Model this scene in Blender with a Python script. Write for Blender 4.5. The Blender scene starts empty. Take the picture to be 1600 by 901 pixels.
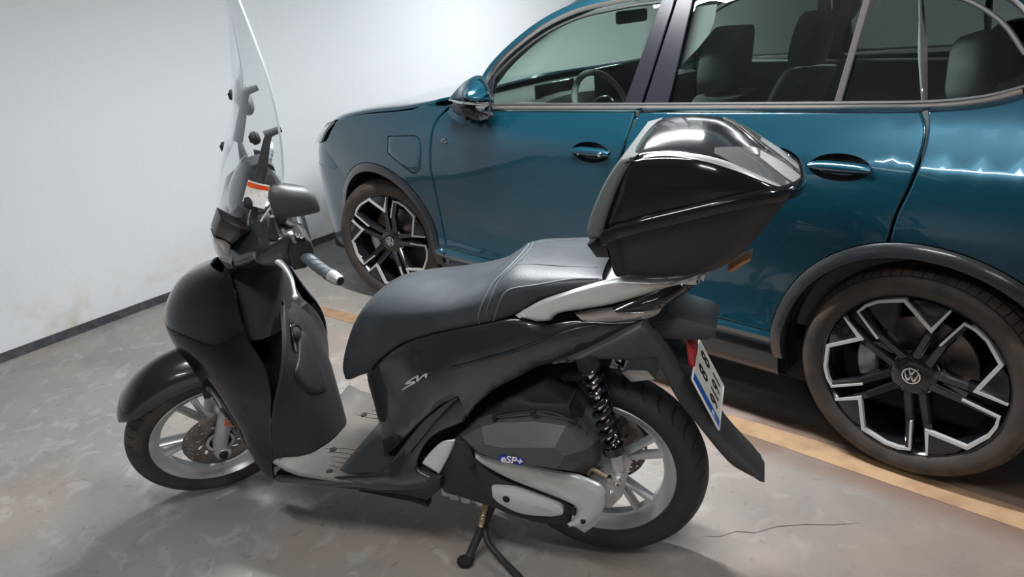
import bpy, bmesh, math, random
import numpy as np
from mathutils import Vector, Matrix
from mathutils.geometry import delaunay_2d_cdt
random.seed(7)
PI=math.pi
SC=bpy.context.scene
COL=SC.collection
# ------------------------------------------------------------------ camera
cd=bpy.data.cameras.new('camera'); cam=bpy.data.objects.new('camera',cd); COL.objects.link(cam); SC.camera=cam
cd.sensor_fit='HORIZONTAL'; cd.sensor_width=36.0; cd.lens=1135.19/1600*36.0
cd.clip_start=.02; cd.clip_end=100
_yaw,_pit,_rol=-0.7983,-0.3792,-0.0915
_f=Vector((math.sin(_yaw)*math.cos(_pit),math.cos(_yaw)*math.cos(_pit),math.sin(_pit)))
_r0=Vector((math.cos(_yaw),-math.sin(_yaw),0)); _u0=_r0.cross(_f)
_r=math.cos(_rol)*_r0+math.sin(_rol)*_u0; _u=-math.sin(_rol)*_r0+math.cos(_rol)*_u0
_m=Matrix((( _r.x,_u.x,-_f.x,3.2404),( _r.y,_u.y,-_f.y,-2.2316),( _r.z,_u.z,-_f.z,1.5586),(0,0,0,1)))
cam.matrix_world=_m
# ------------------------------------------------------------------ world, exposure, ceiling light
w=bpy.data.worlds.new('world'); SC.world=w; w.use_nodes=True
w.node_tree.nodes['Background'].inputs[0].default_value=(.8,.9,1,1)
w.node_tree.nodes['Background'].inputs[1].default_value=.02
SC.view_settings.view_transform='Standard'; SC.view_settings.look='None'
SC.view_settings.gamma=1; SC.view_settings.exposure=1.42
SC.view_settings.use_curve_mapping=False
SC.cycles.max_bounces=8; SC.cycles.transparent_max_bounces=12
SC.cycles.sample_clamp_indirect=4; SC.cycles.use_denoising=True
LIGHTS=[# x, y, z, length, rotz, watts
 (1.50,-.42,2.42,1.25,.1,40),
 (4.7,-.35,2.42,1.25,.1,11),
 (.2,2.4,2.42,1.25,.1,34),
 (4.9,2.6,2.42,1.25,.1,16),
 (2.3,-2.15,2.42,1.25,.1,9),
 (4.8,-4.4,2.42,1.25,.1,14),
 (1.2,6.0,2.42,1.25,.1,22),
 (4.8,6.2,2.42,1.25,.1,16)]
# ------------------------------------------------------------------ helpers
def nt(m): return m.node_tree
def mat(name,col,rough=.5,metal=0,coat=0,spec=.5,emit=None,es=1,noise=None,bump=None,coatr=.05):
    m=bpy.data.materials.new(name); m.use_nodes=True; t=m.node_tree
    b=t.nodes['Principled BSDF']
    b.inputs['Base Color'].default_value=(*col,1); b.inputs['Roughness'].default_value=rough
    b.inputs['Metallic'].default_value=metal; b.inputs['Coat Weight'].default_value=coat
    b.inputs['Coat Roughness'].default_value=coatr; b.inputs['Specular IOR Level'].default_value=spec
    if emit: b.inputs['Emission Color'].default_value=(*emit,1); b.inputs['Emission Strength'].default_value=es
    if noise or bump:
        tc=t.nodes.new('ShaderNodeTexCoord')
    if noise: # (scale, amount, second colour)
        n=t.nodes.new('ShaderNodeTexNoise'); n.inputs['Scale'].default_value=noise[0]; n.inputs['Detail'].default_value=6
        t.links.new(tc.outputs['Object'],n.inputs['Vector'])
        r=t.nodes.new('ShaderNodeMapRange'); r.inputs[1].default_value=.42; r.inputs[2].default_value=.68
        r.inputs[3].default_value=0; r.inputs[4].default_value=noise[1]
        t.links.new(n.outputs['Fac'],r.inputs[0])
        x=t.nodes.new('ShaderNodeMix'); x.data_type='RGBA'
        x.inputs[6].default_value=(*col,1); x.inputs[7].default_value=(*noise[2],1)
        t.links.new(r.outputs[0],x.inputs[0]); t.links.new(x.outputs[2],b.inputs['Base Color'])
    if bump: # (scale, strength)
        n=t.nodes.new('ShaderNodeTexNoise'); n.inputs['Scale'].default_value=bump[0]; n.inputs['Detail'].default_value=3
        t.links.new(tc.outputs['Object'],n.inputs['Vector'])
        bp=t.nodes.new('ShaderNodeBump'); bp.inputs['Strength'].default_value=bump[1]; bp.inputs['Distance'].default_value=.002
        t.links.new(n.outputs['Fac'],bp.inputs['Height']); t.links.new(bp.outputs['Normal'],b.inputs['Normal'])
    return m
def glassmat(name,tint,rough=.0,f=1.5,k=1.0):
    m=bpy.data.materials.new(name); m.use_nodes=True; t=m.node_tree
    for n in list(t.nodes): t.nodes.remove(n)
    o=t.nodes.new('ShaderNodeOutputMaterial'); mx=t.nodes.new('ShaderNodeMixShader')
    tr=t.nodes.new('ShaderNodeBsdfTransparent'); tr.inputs[0].default_value=(*tint,1)
    gl=t.nodes.new('ShaderNodeBsdfGlossy'); gl.inputs['Roughness'].default_value=rough; gl.inputs[0].default_value=(.95,.97,1,1)
    f0=((f-1)/(f+1))**2
    ge=t.nodes.new('ShaderNodeNewGeometry'); dp=t.nodes.new('ShaderNodeVectorMath'); dp.operation='DOT_PRODUCT'
    t.links.new(ge.outputs['Normal'],dp.inputs[0]); t.links.new(ge.outputs['Incoming'],dp.inputs[1])
    def M(op,a,c):
        q=t.nodes.new('ShaderNodeMath'); q.operation=op
        for k_,s_ in enumerate((a,c)):
            if s_ is None: continue
            if isinstance(s_,(int,float)): q.inputs[k_].default_value=s_
            else: t.links.new(s_,q.inputs[k_])
        return q.outputs[0]
    c5=M('POWER',M('SUBTRACT',1.0,M('ABSOLUTE',dp.outputs['Value'],None)),5.0)
    fr=M('MULTIPLY',M('ADD',M('MULTIPLY',c5,1-f0),f0),1.9)
    mm=t.nodes.new('ShaderNodeMath'); mm.operation='MULTIPLY'; mm.inputs[1].default_value=k; mm.use_clamp=True
    t.links.new(fr,mm.inputs[0]); t.links.new(mm.outputs[0],mx.inputs[0])
    t.links.new(tr.outputs[0],mx.inputs[1]); t.links.new(gl.outputs[0],mx.inputs[2]); t.links.new(mx.outputs[0],o.inputs[0])
    return m
def mk(name,verts,faces,m,parent=None,sharp=40,label=None,kind=None,out=None,mw=None):
    me=bpy.data.meshes.new(name); me.from_pydata([tuple(v) for v in verts],[],faces)
    bm=bmesh.new(); bm.from_mesh(me)
    bmesh.ops.remove_doubles(bm,verts=bm.verts,dist=1e-5)
    bmesh.ops.recalc_face_normals(bm,faces=bm.faces)
    if out is not None and len(bm.faces):
        s=Vector((0,0,0))
        for f in bm.faces: s+=f.normal*f.calc_area()
        if s.dot(Vector(out))<0: bmesh.ops.reverse_faces(bm,faces=bm.faces)
    bm.to_mesh(me); bm.free()
    for p in me.polygons: p.use_smooth=True
    if sharp<180: me.set_sharp_from_angle(angle=math.radians(sharp))
    if m is not None:
        for q in (m if isinstance(m,(list,tuple)) else [m]): me.materials.append(q)
    o=bpy.data.objects.new(name,me); COL.objects.link(o)
    if parent is not None: o.parent=parent
    if mw is not None: o.matrix_basis=mw
    if label: o['label']=label
    if kind: o['kind']=kind
    return o
class MB:
    def __init__(s): s.v=[]; s.f=[]
    def add(s,v,f):
        n=len(s.v); s.v+= [tuple(p) for p in v]; s.f+=[tuple(i+n for i in q) for q in f]; return s
    def mk(s,name,m,parent=None,**k): return mk(name,s.v,s.f,m,parent,**k)
def cr1(P,n,closed=False):
    P=[np.array(p,float) for p in P]; N=len(P); out=[]
    if N==2 and not closed: return [P[0]+(P[1]-P[0])*i/n for i in range(n+1)]
    segs=N if closed else N-1
    for i in range(segs):
        p1=P[i]; p2=P[(i+1)%N]
        p0=P[(i-1)%N] if (closed or i>0) else 2*p1-p2
        p3=P[(i+2)%N] if (closed or i+2<N) else 2*p2-p1
        for k in range(n):
            t=k/n; out.append(.5*((2*p1)+(-p0+p2)*t+(2*p0-5*p1+4*p2-p3)*t*t+(-p0+3*p1-3*p2+p3)*t**3))
    if not closed: out.append(P[-1])
    return out
def poly_smooth(P,n=5):
    """closed outline; a point written twice is a sharp corner"""
    P=[tuple(p) for p in P]; N=len(P)
    cor=[i for i in range(N) if P[i]==P[(i+1)%N]]
    if not cor: return cr1(P,n,True)
    out=[]
    for a,c in enumerate(cor):
        e=cor[(a+1)%len(cor)]; seq=[]; i=(c+1)%N
        while True:
            seq.append(P[i])
            if i==e: break
            i=(i+1)%N
        out+= cr1(seq,n)[:-1] if len(seq)>1 else []
    return out
def sheet(rows,nr=4,nc=4,closed=False,capends=False):
    R=[cr1(r,nc,closed) for r in rows]; M=len(R[0])
    cols=[cr1([R[i][j] for i in range(len(R))],nr) if len(R)>1 else [R[0][j]] for j in range(M)]
    K=len(cols[0]); v=[cols[j][i] for i in range(K) for j in range(M)]; f=[]
    for i in range(K-1):
        for j in range(M if closed else M-1):
            f.append((i*M+j,i*M+(j+1)%M,(i+1)*M+(j+1)%M,(i+1)*M+j))
    if capends: f.append(tuple(range(M))); f.append(tuple((K-1)*M+j for j in range(M)))
    return v,f
def solid(o,t,off=-1):
    d=o.modifiers.new('solidify','SOLIDIFY'); d.thickness=t; d.offset=off; return o
def mirr(v,c=0.0): return [(p[0],2*c-p[1],p[2]) for p in v]
def tube(path,r,n=10,caps=True,closed=False):
    P=[Vector(p) for p in path]; N=len(P); rr=r if isinstance(r,(list,tuple)) else [r]*N
    v=[];f=[]; prev=None
    for i in range(N):
        if closed: t=P[(i+1)%N]-P[(i-1)%N]
        else: t=P[min(i+1,N-1)]-P[max(i-1,0)]
        t.normalize()
        if prev is None:
            a=Vector((0,0,1)) if abs(t.z)<.9 else Vector((1,0,0)); u=t.cross(a).normalized()
        else: u=(prev-t*prev.dot(t)).normalized()
        prev=u; b=t.cross(u)
        for k in range(n):
            an=2*PI*k/n; v.append(P[i]+(u*math.cos(an)+b*math.sin(an))*rr[i])
    for i in range(N if closed else N-1):
        for k in range(n):
            j=(i+1)%N; f.append((i*n+k,i*n+(k+1)%n,j*n+(k+1)%n,j*n+k))
    if caps and not closed: f.append(tuple(range(n))); f.append(tuple((N-1)*n+k for k in range(n)))
    return v,f
def ctube(pts,r,n=10,sub=6,**k):
    P=cr1(pts,sub)
    if isinstance(r,(list,tuple)): r=[float(x) for x in np.interp(np.linspace(0,1,len(P)),np.linspace(0,1,len(r)),r)]
    return tube(P,r,n,**k)
def lathe(prof,n=64,closed=False,axis='y',c=(0,0,0)):
    """prof = [(radius, along-axis)]"""
    v=[];f=[];K=len(prof)
    for i in range(n):
        a=2*PI*i/n; ca,sa=math.cos(a),math.sin(a)
        for r,y in prof:
            if axis=='y': v.append((c[0]+r*ca,c[1]+y,c[2]+r*sa))
            elif axis=='z': v.append((c[0]+r*ca,c[1]+r*sa,c[2]+y))
            else: v.append((c[0]+y,c[1]+r*ca,c[2]+r*sa))
    for i in range(n):
        j=(i+1)%n
        for k in range(K if closed else K-1):
            q=(k+1)%K; f.append((i*K+k,j*K+k,j*K+q,i*K+q))
    return v,f
def frustum(a,b,ra,rb,n=16):
    return tube([a,b],[ra,rb],n)
def offs(P,d):
    """inset a closed 2-D polygon by d"""
    A=sum(P[i][0]*P[(i+1)%len(P)][1]-P[(i+1)%len(P)][0]*P[i][1] for i in range(len(P)))
    s=1 if A>0 else -1; out=[]; N=len(P)
    for i in range(N):
        p0,p1,p2=np.array(P[i-1]),np.array(P[i]),np.array(P[(i+1)%N])
        a=p1-p0; b=p2-p1; la,lb=np.linalg.norm(a),np.linalg.norm(b)
        if la<1e-9 or lb<1e-9: out.append(tuple(p1)); continue
        na=np.array((-a[1],a[0]))/la*s; nb=np.array((-b[1],b[0]))/lb*s
        n=na+nb; l=np.linalg.norm(n)
        if l<1e-6: out.append(tuple(p1)); continue
        n/=l; k=min(1/max(n@na,.35),2.2); out.append(tuple(p1+n*d*k))
    return out
def inpoly(x,y,P):
    c=False; j=len(P)-1
    for i in range(len(P)):
        if (P[i][1]>y)!=(P[j][1]>y) and x<(P[j][0]-P[i][0])*(y-P[i][1])/(P[j][1]-P[i][1])+P[i][0]: c=not c
        j=i
    return c
def slab(P,y0,y1,b=.004,drop=None,ax='y'):
    """rounded plate: outline P (x,z), near face y0, far face y1, edge radius b"""
    P=[(p[0],p[-1]) for p in P]; Q=[p for i,p in enumerate(P) if p!=P[i-1]]
    s=1 if y1>y0 else -1; N=len(Q)
    r1=offs(Q,b*.3); r2=offs(Q,b)
    L=[(r2,y0),(r1,y0+s*b*.3),(Q,y0+s*b),(Q,y1)]
    v=[];f=[]
    for q,y in L: v+=[(x,y,z) for x,z in q]
    for k in range(3):
        for i in range(N): j=(i+1)%N; f.append((k*N+i,k*N+j,(k+1)*N+j,(k+1)*N+i))
    f.append(tuple(range(N))); f.append(tuple(3*N+i for i in range(N)))
    if ax=='x': v=[(y,x,z) for x,y,z in v]
    if ax=='z': v=[(x,z,y) for x,y,z in v]
    return v,f
def rbf(C):
    C=np.array(C,float); X=C[:,:2]; N=len(X)
    d=np.linalg.norm(X[:,None]-X[None],axis=2); K=np.where(d>0,d*d*np.log(d+1e-12),0)+np.eye(N)*1e-6
    Pm=np.hstack([np.ones((N,1)),X]); A=np.zeros((N+3,N+3)); A[:N,:N]=K; A[:N,N:]=Pm; A[N:,:N]=Pm.T
    w=np.linalg.lstsq(A,np.concatenate([C[:,2],np.zeros(3)]),rcond=None)[0]
    def f(x,y):
        r=np.hypot(X[:,0]-x,X[:,1]-y); k=np.where(r>0,r*r*np.log(r+1e-12),0)
        return float(k@w[:N]+w[N]+w[N+1]*x+w[N+2]*y)
    return f
def panel(P,fun=None,ctrl=(),grid=.03,edge=.006,depth=.004,holes=(),sm=4,gap=0,proj='xz',sgn=1):
    """skin over the closed outline P (3-D points); height = fun(u,v) or smooth through P + ctrl. The rim rolls away by depth."""
    ia,ib,ih=dict(xz=(0,2,1),xy=(0,1,2),yz=(1,2,0))[proj]
    if fun is None:
        uq=list({(round(p[ia],4),round(p[ib],4)):(p[ia],p[ib],p[ih]) for p in list(P)+list(ctrl)}.values()); fun=rbf(uq)
    Q=poly_smooth([(p[ia],p[ib]) for p in P],sm); Q=[tuple(q) for q in Q]
    if gap: Q=offs(Q,gap)
    Q=[q for i,q in enumerate(Q) if math.dist(q,Q[i-1])>1e-4]
    rings=[(Q,1.0)]
    if edge>0: rings+=[(offs(Q,edge*.35),.35),(offs(Q,edge),0)]
    pts=[];dp=[];ed=[]
    for k,(r,d) in enumerate(rings):
        n0=len(pts); N=len(r)
        pts+=r; dp+=[d]*N
        ed+=[(n0+i,n0+(i+1)%N) for i in range(N)] if k in (0,len(rings)-1) else []
    Hs=[[tuple(q) for q in h] for h in holes]
    for h in Hs:
        n0=len(pts); N=len(h); pts+=h; dp+=[0.0]*N; ed+=[(n0+i,n0+(i+1)%N) for i in range(N)]
    ins=rings[-1][0]; xs=[p[0] for p in Q]; ys=[p[1] for p in Q]
    segs=np.array([(ins[i],ins[(i+1)%len(ins)]) for i in range(len(ins))]+[(h[i],h[(i+1)%len(h)]) for h in Hs for i in range(len(h))])
    A=segs[:,0]; B=segs[:,1]-A; LL=(B**2).sum(1)+1e-12
    x=min(xs)+grid*.5; row=0
    while x<max(xs):
        y=min(ys)+grid*(.5 if row%2 else .25)
        while y<max(ys):
            if inpoly(x,y,ins) and not any(inpoly(x,y,h) for h in Hs):
                D=np.array((x,y))-A; t=np.clip((D*B).sum(1)/LL,0,1); dd=np.sqrt(((D-B*t[:,None])**2).sum(1)).min()
                if dd>grid*.4: pts.append((x,y)); dp.append(0.0)
            y+=grid
        x+=grid*.87; row+=1
    V,E,F,ov,oe,of=delaunay_2d_cdt([Vector(p) for p in pts],ed,[],0,1e-6)
    dpo=[]
    for i,o in enumerate(ov): dpo.append(min([dp[k] for k in o]) if len(o) else .5)
    fs=[]
    for t in F:
        c=sum((V[i] for i in t),Vector((0,0)))/len(t)
        if inpoly(c.x,c.y,Q) and not any(inpoly(c.x,c.y,h) for h in Hs): fs.append(tuple(t))
    out=[]
    for p,d in zip(V,dpo):
        h=fun(p.x,p.y)+sgn*depth*d; q=[0,0,0]; q[ia]=p.x;q[ib]=p.y;q[ih]=h; out.append(tuple(q))
    return out,fs
def circ(cx,cz,r,n=32,a0=0,a1=2*PI):
    return [(cx+r*math.cos(a0+(a1-a0)*i/n),cz+r*math.sin(a0+(a1-a0)*i/n)) for i in range(n)]
def box(x0,x1,y0,y1,z0,z1,b=0.0):
    if b<=0:
        v=[(x,y,z) for x in (x0,x1) for y in (y0,y1) for z in (z0,z1)]
        return v,[(0,1,3,2),(4,6,7,5),(0,4,5,1),(2,3,7,6),(0,2,6,4),(1,5,7,3)]
    bm=bmesh.new(); bmesh.ops.create_cube(bm,size=1)
    for q in bm.verts: q.co=Vector(((x0+x1)/2+q.co.x*(x1-x0),(y0+y1)/2+q.co.y*(y1-y0),(z0+z1)/2+q.co.z*(z1-z0)))
    bmesh.ops.bevel(bm,geom=list(bm.edges),offset=b,segments=3,affect='EDGES',profile=.5)
    bm.verts.index_update(); v=[tuple(q.co) for q in bm.verts]; f=[tuple(x.index for x in q.verts) for q in bm.faces]; bm.free(); return v,f
def ell(c,r,n=16,m=10,ex=None):
    v=[];f=[]
    for i in range(m+1):
        th=PI*i/m
        for k in range(n):
            a=2*PI*k/n; v.append((c[0]+r[0]*math.sin(th)*math.cos(a),c[1]+r[1]*math.sin(th)*math.sin(a),c[2]+r[2]*math.cos(th)))
    for i in range(m):
        for k in range(n): f.append((i*n+k,i*n+(k+1)%n,(i+1)*n+(k+1)%n,(i+1)*n+k))
    return v,f
def text(name,s,size,m,parent,mw,extr=.0006,bold=False,shear=0,align='CENTER'):
    cu=bpy.data.curves.new(name,'FONT'); cu.body=s; cu.size=size; cu.extrude=extr; cu.align_x=align; cu.align_y='CENTER'; cu.shear=shear
    if bold: cu.offset=size*.02
    t=bpy.data.objects.new(name,cu); COL.objects.link(t)
    dg=bpy.context.evaluated_depsgraph_get(); me=bpy.data.meshes.new_from_object(t.evaluated_get(dg))
    COL.objects.unlink(t); bpy.data.objects.remove(t)
    me.materials.clear(); me.materials.append(m)
    o=bpy.data.objects.new(name,me); COL.objects.link(o)
    if parent: o.parent=parent
    o.matrix_basis=mw; return o
def basis(o,x,y):
    """matrix with local X along x, local Y along y (in the surface), origin o"""
    x=Vector(x).normalized(); y=Vector(y); y=(y-x*y.dot(x)).normalized(); z=x.cross(y)
    return Matrix(((x.x,y.x,z.x,o[0]),(x.y,y.y,z.y,o[1]),(x.z,y.z,z.z,o[2]),(0,0,0,1)))
def thing(name,label,cat,mw=None,group=None):
    o=bpy.data.objects.new(name,None); COL.objects.link(o); o['label']=label; o['category']=cat
    o.empty_display_size=.1
    if group: o['group']=group
    if mw is not None: o.matrix_world=mw
    return o
# ------------------------------------------------------------------ materials
def floor_mat():
    m=mat('painted concrete floor',(.3,.29,.28),.42); t=nt(m); b=t.nodes['Principled BSDF']
    tc=t.nodes.new('ShaderNodeTexCoord')
    def noise(s,d=6,lo=.35,hi=.65,dist=0,off=0):
        n=t.nodes.new('ShaderNodeTexNoise'); n.inputs['Scale'].default_value=s; n.inputs['Detail'].default_value=d; n.inputs['Distortion'].default_value=dist
        mp=t.nodes.new('ShaderNodeMapping'); mp.inputs['Location'].default_value=(off,off*.7,0); t.links.new(tc.outputs['Object'],mp.inputs[0]); t.links.new(mp.outputs[0],n.inputs['Vector'])
        r=t.nodes.new('ShaderNodeMapRange'); r.inputs[1].default_value=lo; r.inputs[2].default_value=hi; t.links.new(n.outputs['Fac'],r.inputs[0]); return r.outputs[0]
    def mix(a,c,f):
        x=t.nodes.new('ShaderNodeMix'); x.data_type='RGBA'
        for k,s in ((6,a),(7,c)):
            if isinstance(s,tuple): x.inputs[k].default_value=(*s,1)
            else: t.links.new(s,x.inputs[k])
        if isinstance(f,float): x.inputs[0].default_value=f
        else: t.links.new(f,x.inputs[0])
        return x.outputs[2]
    def mul(a,k):
        q=t.nodes.new('ShaderNodeMath'); q.operation='MULTIPLY'; t.links.new(a,q.inputs[0])
        if isinstance(k,float): q.inputs[1].default_value=k
        else: t.links.new(k,q.inputs[1])
        return q.outputs[0]
    c=mix((.30,.305,.295),(.34,.272,.228),noise(.9,4,.38,.62,.4))
    c=mix(c,(.24,.235,.225),mul(noise(2.6,8,.45,.68,.6,3.1),.75))
    c=mix(c,(.46,.45,.43),mul(noise(9,8,.55,.70,1.2,7.7),.55))
    c=mix(c,(.15,.14,.135),mul(noise(22,7,.62,.72,.8,1.3),.6))
    sp=t.nodes.new('ShaderNodeSeparateXYZ'); t.links.new(tc.outputs['Object'],sp.inputs[0])
    def lin(ax,ay,c0,lo,hi):   # ax*x+ay*y+c0 mapped lo..hi -> 0..1
        a=t.nodes.new('ShaderNodeMath'); a.operation='MULTIPLY_ADD'; t.links.new(sp.outputs[0],a.inputs[0]); a.inputs[1].default_value=ax; a.inputs[2].default_value=c0
        q=t.nodes.new('ShaderNodeMath'); q.operation='MULTIPLY_ADD'; t.links.new(sp.outputs[1],q.inputs[0]); q.inputs[1].default_value=ay; t.links.new(a.outputs[0],q.inputs[2])
        r=t.nodes.new('ShaderNodeMapRange'); r.interpolation_type='SMOOTHSTEP'; r.inputs[1].default_value=lo; r.inputs[2].default_value=hi; t.links.new(q.outputs[0],r.inputs[0]); return r.outputs[0]
    c=mix(c,mix((.20,.155,.135),(.14,.11,.095),noise(4,8)),mul(lin(1,0,0,1.7,2.9),.8))
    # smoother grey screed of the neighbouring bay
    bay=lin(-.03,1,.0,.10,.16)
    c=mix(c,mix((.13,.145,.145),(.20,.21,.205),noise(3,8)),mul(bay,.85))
    # brown band beside the line, only towards the aisle
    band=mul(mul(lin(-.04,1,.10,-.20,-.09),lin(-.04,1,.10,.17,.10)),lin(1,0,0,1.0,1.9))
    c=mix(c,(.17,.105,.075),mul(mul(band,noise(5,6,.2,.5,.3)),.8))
    t.links.new(c,b.inputs['Base Color'])
    rr=t.nodes.new('ShaderNodeMapRange'); rr.inputs[3].default_value=.36; rr.inputs[4].default_value=.6; t.links.new(noise(4,6),rr.inputs[0]); t.links.new(rr.outputs[0],b.inputs['Roughness'])
    # hairline crack : thin zero-crossing of a noise
    bp=t.nodes.new('ShaderNodeBump'); bp.inputs['Strength'].default_value=.25; bp.inputs['Distance'].default_value=.003
    t.links.new(noise(60,8,.2,.8),bp.inputs['Height']); t.links.new(bp.outputs['Normal'],b.inputs['Normal'])
    return m
def wall_mat():
    m=mat('white wall plaster',(.69,.71,.73),.75); t=nt(m); b=t.nodes['Principled BSDF']
    tc=t.nodes.new('ShaderNodeTexCoord'); sp=t.nodes.new('ShaderNodeSeparateXYZ'); t.links.new(tc.outputs['Object'],sp.inputs[0])
    n=t.nodes.new('ShaderNodeTexNoise'); n.inputs['Scale'].default_value=5; n.inputs['Detail'].default_value=8; t.links.new(tc.outputs['Object'],n.inputs['Vector'])
    r=t.nodes.new('ShaderNodeMapRange'); r.inputs[1].default_value=.32; r.inputs[2].default_value=.04; t.links.new(sp.outputs[2],r.inputs[0])
    r2=t.nodes.new('ShaderNodeMapRange'); r2.inputs[1].default_value=.48; r2.inputs[2].default_value=.68; t.links.new(n.outputs['Fac'],r2.inputs[0])
    q=t.nodes.new('ShaderNodeMath'); q.operation='MULTIPLY'; t.links.new(r.outputs[0],q.inputs[0]); t.links.new(r2.outputs[0],q.inputs[1])
    x=t.nodes.new('ShaderNodeMix'); x.data_type='RGBA'; x.inputs[6].default_value=(.69,.71,.73,1); x.inputs[7].default_value=(.5,.44,.34,1)
    t.links.new(q.outputs[0],x.inputs[0]); t.links.new(x.outputs[2],b.inputs['Base Color'])
    n2=t.nodes.new('ShaderNodeTexNoise'); n2.inputs['Scale'].default_value=35; n2.inputs['Detail'].default_value=6; t.links.new(tc.outputs['Object'],n2.inputs['Vector'])
    bp=t.nodes.new('ShaderNodeBump'); bp.inputs['Strength'].default_value=.25; bp.inputs['Distance'].default_value=.004; t.links.new(n2.outputs['Fac'],bp.inputs['Height']); t.links.new(bp.outputs['Normal'],b.inputs['Normal'])
    return m
def tread_mat(name,Rt,N,slant,col,dirt,dirtamt,kind):
    """tyre rubber; grooves follow the angle round the wheel and the distance from the crown (object space, y = axle)"""
    m=mat(name,col,.62); t=nt(m); b=t.nodes['Principled BSDF']; L=t.links.new
    tc=t.nodes.new('ShaderNodeTexCoord'); sp=t.nodes.new('ShaderNodeSeparateXYZ'); L(tc.outputs['Object'],sp.inputs[0])
    def M(op,a,c=None,d=None):
        q=t.nodes.new('ShaderNodeMath'); q.operation=op
        for k,s in enumerate((a,c,d)):
            if s is None: continue
            if isinstance(s,(int,float)): q.inputs[k].default_value=s
            else: L(s,q.inputs[k])
        return q.outputs[0]
    an=M('ARCTAN2',sp.outputs[2],sp.outputs[0]); r=M('SQRT',M('ADD',M('MULTIPLY',sp.outputs[0],sp.outputs[0]),M('MULTIPLY',sp.outputs[2],sp.outputs[2])))
    ay=M('ABSOLUTE',sp.outputs[1]) if kind=='bike' else sp.outputs[1]
    ph=M('ADD',M('MULTIPLY',an,N/(2*PI)),M('MULTIPLY',ay,slant))
    if kind=='bike': ph=M('ADD',ph,M('MULTIPLY',M('SINE',M('MULTIPLY',ay,110)),.22))
    fr=M('FRACT',ph); g=M('LESS_THAN',fr,.17 if kind=='bike' else .14)
    on=M('GREATER_THAN',r,Rt)
    if kind=='bike':
        g=M('MULTIPLY',g,M('GREATER_THAN',ay,.008)); ge=g
    else:
        g=M('MULTIPLY',g,M('LESS_THAN',sp.outputs[1],.06))
        cir=M('LESS_THAN',M('FRACT',M('MULTIPLY',M('ADD',sp.outputs[1],.005),22)),.2)
        ge=M('MAXIMUM',g,cir)
    ge=M('MULTIPLY',ge,on)
    n=t.nodes.new('ShaderNodeTexNoise'); n.inputs['Scale'].default_value=14; n.inputs['Detail'].default_value=7; L(tc.outputs['Object'],n.inputs['Vector'])
    rm=t.nodes.new('ShaderNodeMapRange'); rm.inputs[1].default_value=.3; rm.inputs[2].default_value=.7; rm.inputs[4].default_value=dirtamt; L(n.outputs['Fac'],rm.inputs[0])
    ring=t.nodes.new('ShaderNodeMapRange'); ring.inputs[1].default_value=Rt-.055; ring.inputs[2].default_value=Rt+.005; ring.inputs[3].default_value=.25; L(r,ring.inputs[0])
    df=M('MULTIPLY',rm.outputs[0],ring.outputs[0])
    x=t.nodes.new('ShaderNodeMix'); x.data_type='RGBA'; x.inputs[6].default_value=(*col,1); x.inputs[7].default_value=(*dirt,1); L(df,x.inputs[0])
    x2=t.nodes.new('ShaderNodeMix'); x2.data_type='RGBA'; L(ge,x2.inputs[0]); L(x.outputs[2],x2.inputs[6]); x2.inputs[7].default_value=(.006,.006,.006,1)
    L(x2.outputs[2],b.inputs['Base Color'])
    bp=t.nodes.new('ShaderNodeBump'); bp.invert=True; bp.inputs['Strength'].default_value=.9; bp.inputs['Distance'].default_value=.004; L(ge,bp.inputs['Height']); L(bp.outputs['Normal'],b.inputs['Normal'])
    return m
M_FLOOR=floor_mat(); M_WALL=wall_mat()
M_CEIL=mat('ceiling concrete',(.34,.345,.345),.9)
M_SATIN=mat('satin window chrome',(.78,.76,.74),.24,metal=1)
M_DIV=mat('window divider plastic',(.055,.05,.053),.8,spec=.1)
M_FAR=mat('dim grey wall paint',(.20,.20,.20),.9)
M_BASE=mat('dark wall base',(.045,.045,.055),.8,noise=(20,.6,(.12,.115,.12)))
M_LINE=mat('worn cream line paint',(.40,.255,.145),.6,noise=(11,.85,(.27,.165,.095)),bump=(60,.3))
M_BLK=mat('gloss black',(.010,.010,.012),.12,coat=.6)
M_MATTE=mat('matte black plastic',(.022,.0225,.024),.55,bump=(350,.25))
M_GREYP=mat('grey black plastic',(.045,.045,.046),.5,bump=(350,.2))
M_CASE=mat('air box plastic',(.065,.068,.07),.42,bump=(350,.15))
M_DARK=mat('near black interior',(.008,.008,.009),.8)
M_COWL=mat('gloss black paint',(.006,.007,.008),.08,coat=.4,coatr=.03)
M_BODY=mat('dark metallic grey paint',(.020,.022,.025),.25,coat=1,metal=.1,coatr=.03)
M_SEAT=mat('dark seat vinyl',(.024,.029,.034),.46,noise=(7,.45,(.075,.085,.095)),bump=(300,.3))
M_SEATP=mat('seat piping',(.10,.11,.12),.6)
M_FLRM=mat('dusty footboard plastic',(.085,.079,.073),.55,noise=(6,.7,(.15,.13,.11)),bump=(200,.2))
M_SIL=mat('silver paint',(.66,.67,.66),.34,metal=.45)
M_ALU=mat('cast aluminium',(.60,.60,.60),.38,metal=.6,noise=(25,.5,(.42,.41,.40)))
M_WHEEL=mat('silver wheel paint',(.68,.68,.68),.32,metal=.6)
M_STEEL=mat('chrome',(.82,.82,.82),.07,metal=1)
M_DISC=mat('drilled steel disc',(.26,.23,.21),.32,metal=.9,noise=(30,.6,(.13,.10,.085)))
M_BRASS=mat('zinc yellow spring',(.62,.52,.33),.35,metal=.8)
M_ORANGE=mat('orange reflector',(.75,.14,.01),.2,coat=1)
M_RED=mat('red lens',(.35,.01,.012),.15,coat=1)
M_SMOKE=mat('smoked lens',(.012,.010,.012),.05,coat=1)
M_WHITE=mat('white plastic',(.8,.8,.78),.4)
M_BLUE=mat('blue film',(.01,.09,.42),.35)
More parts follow.
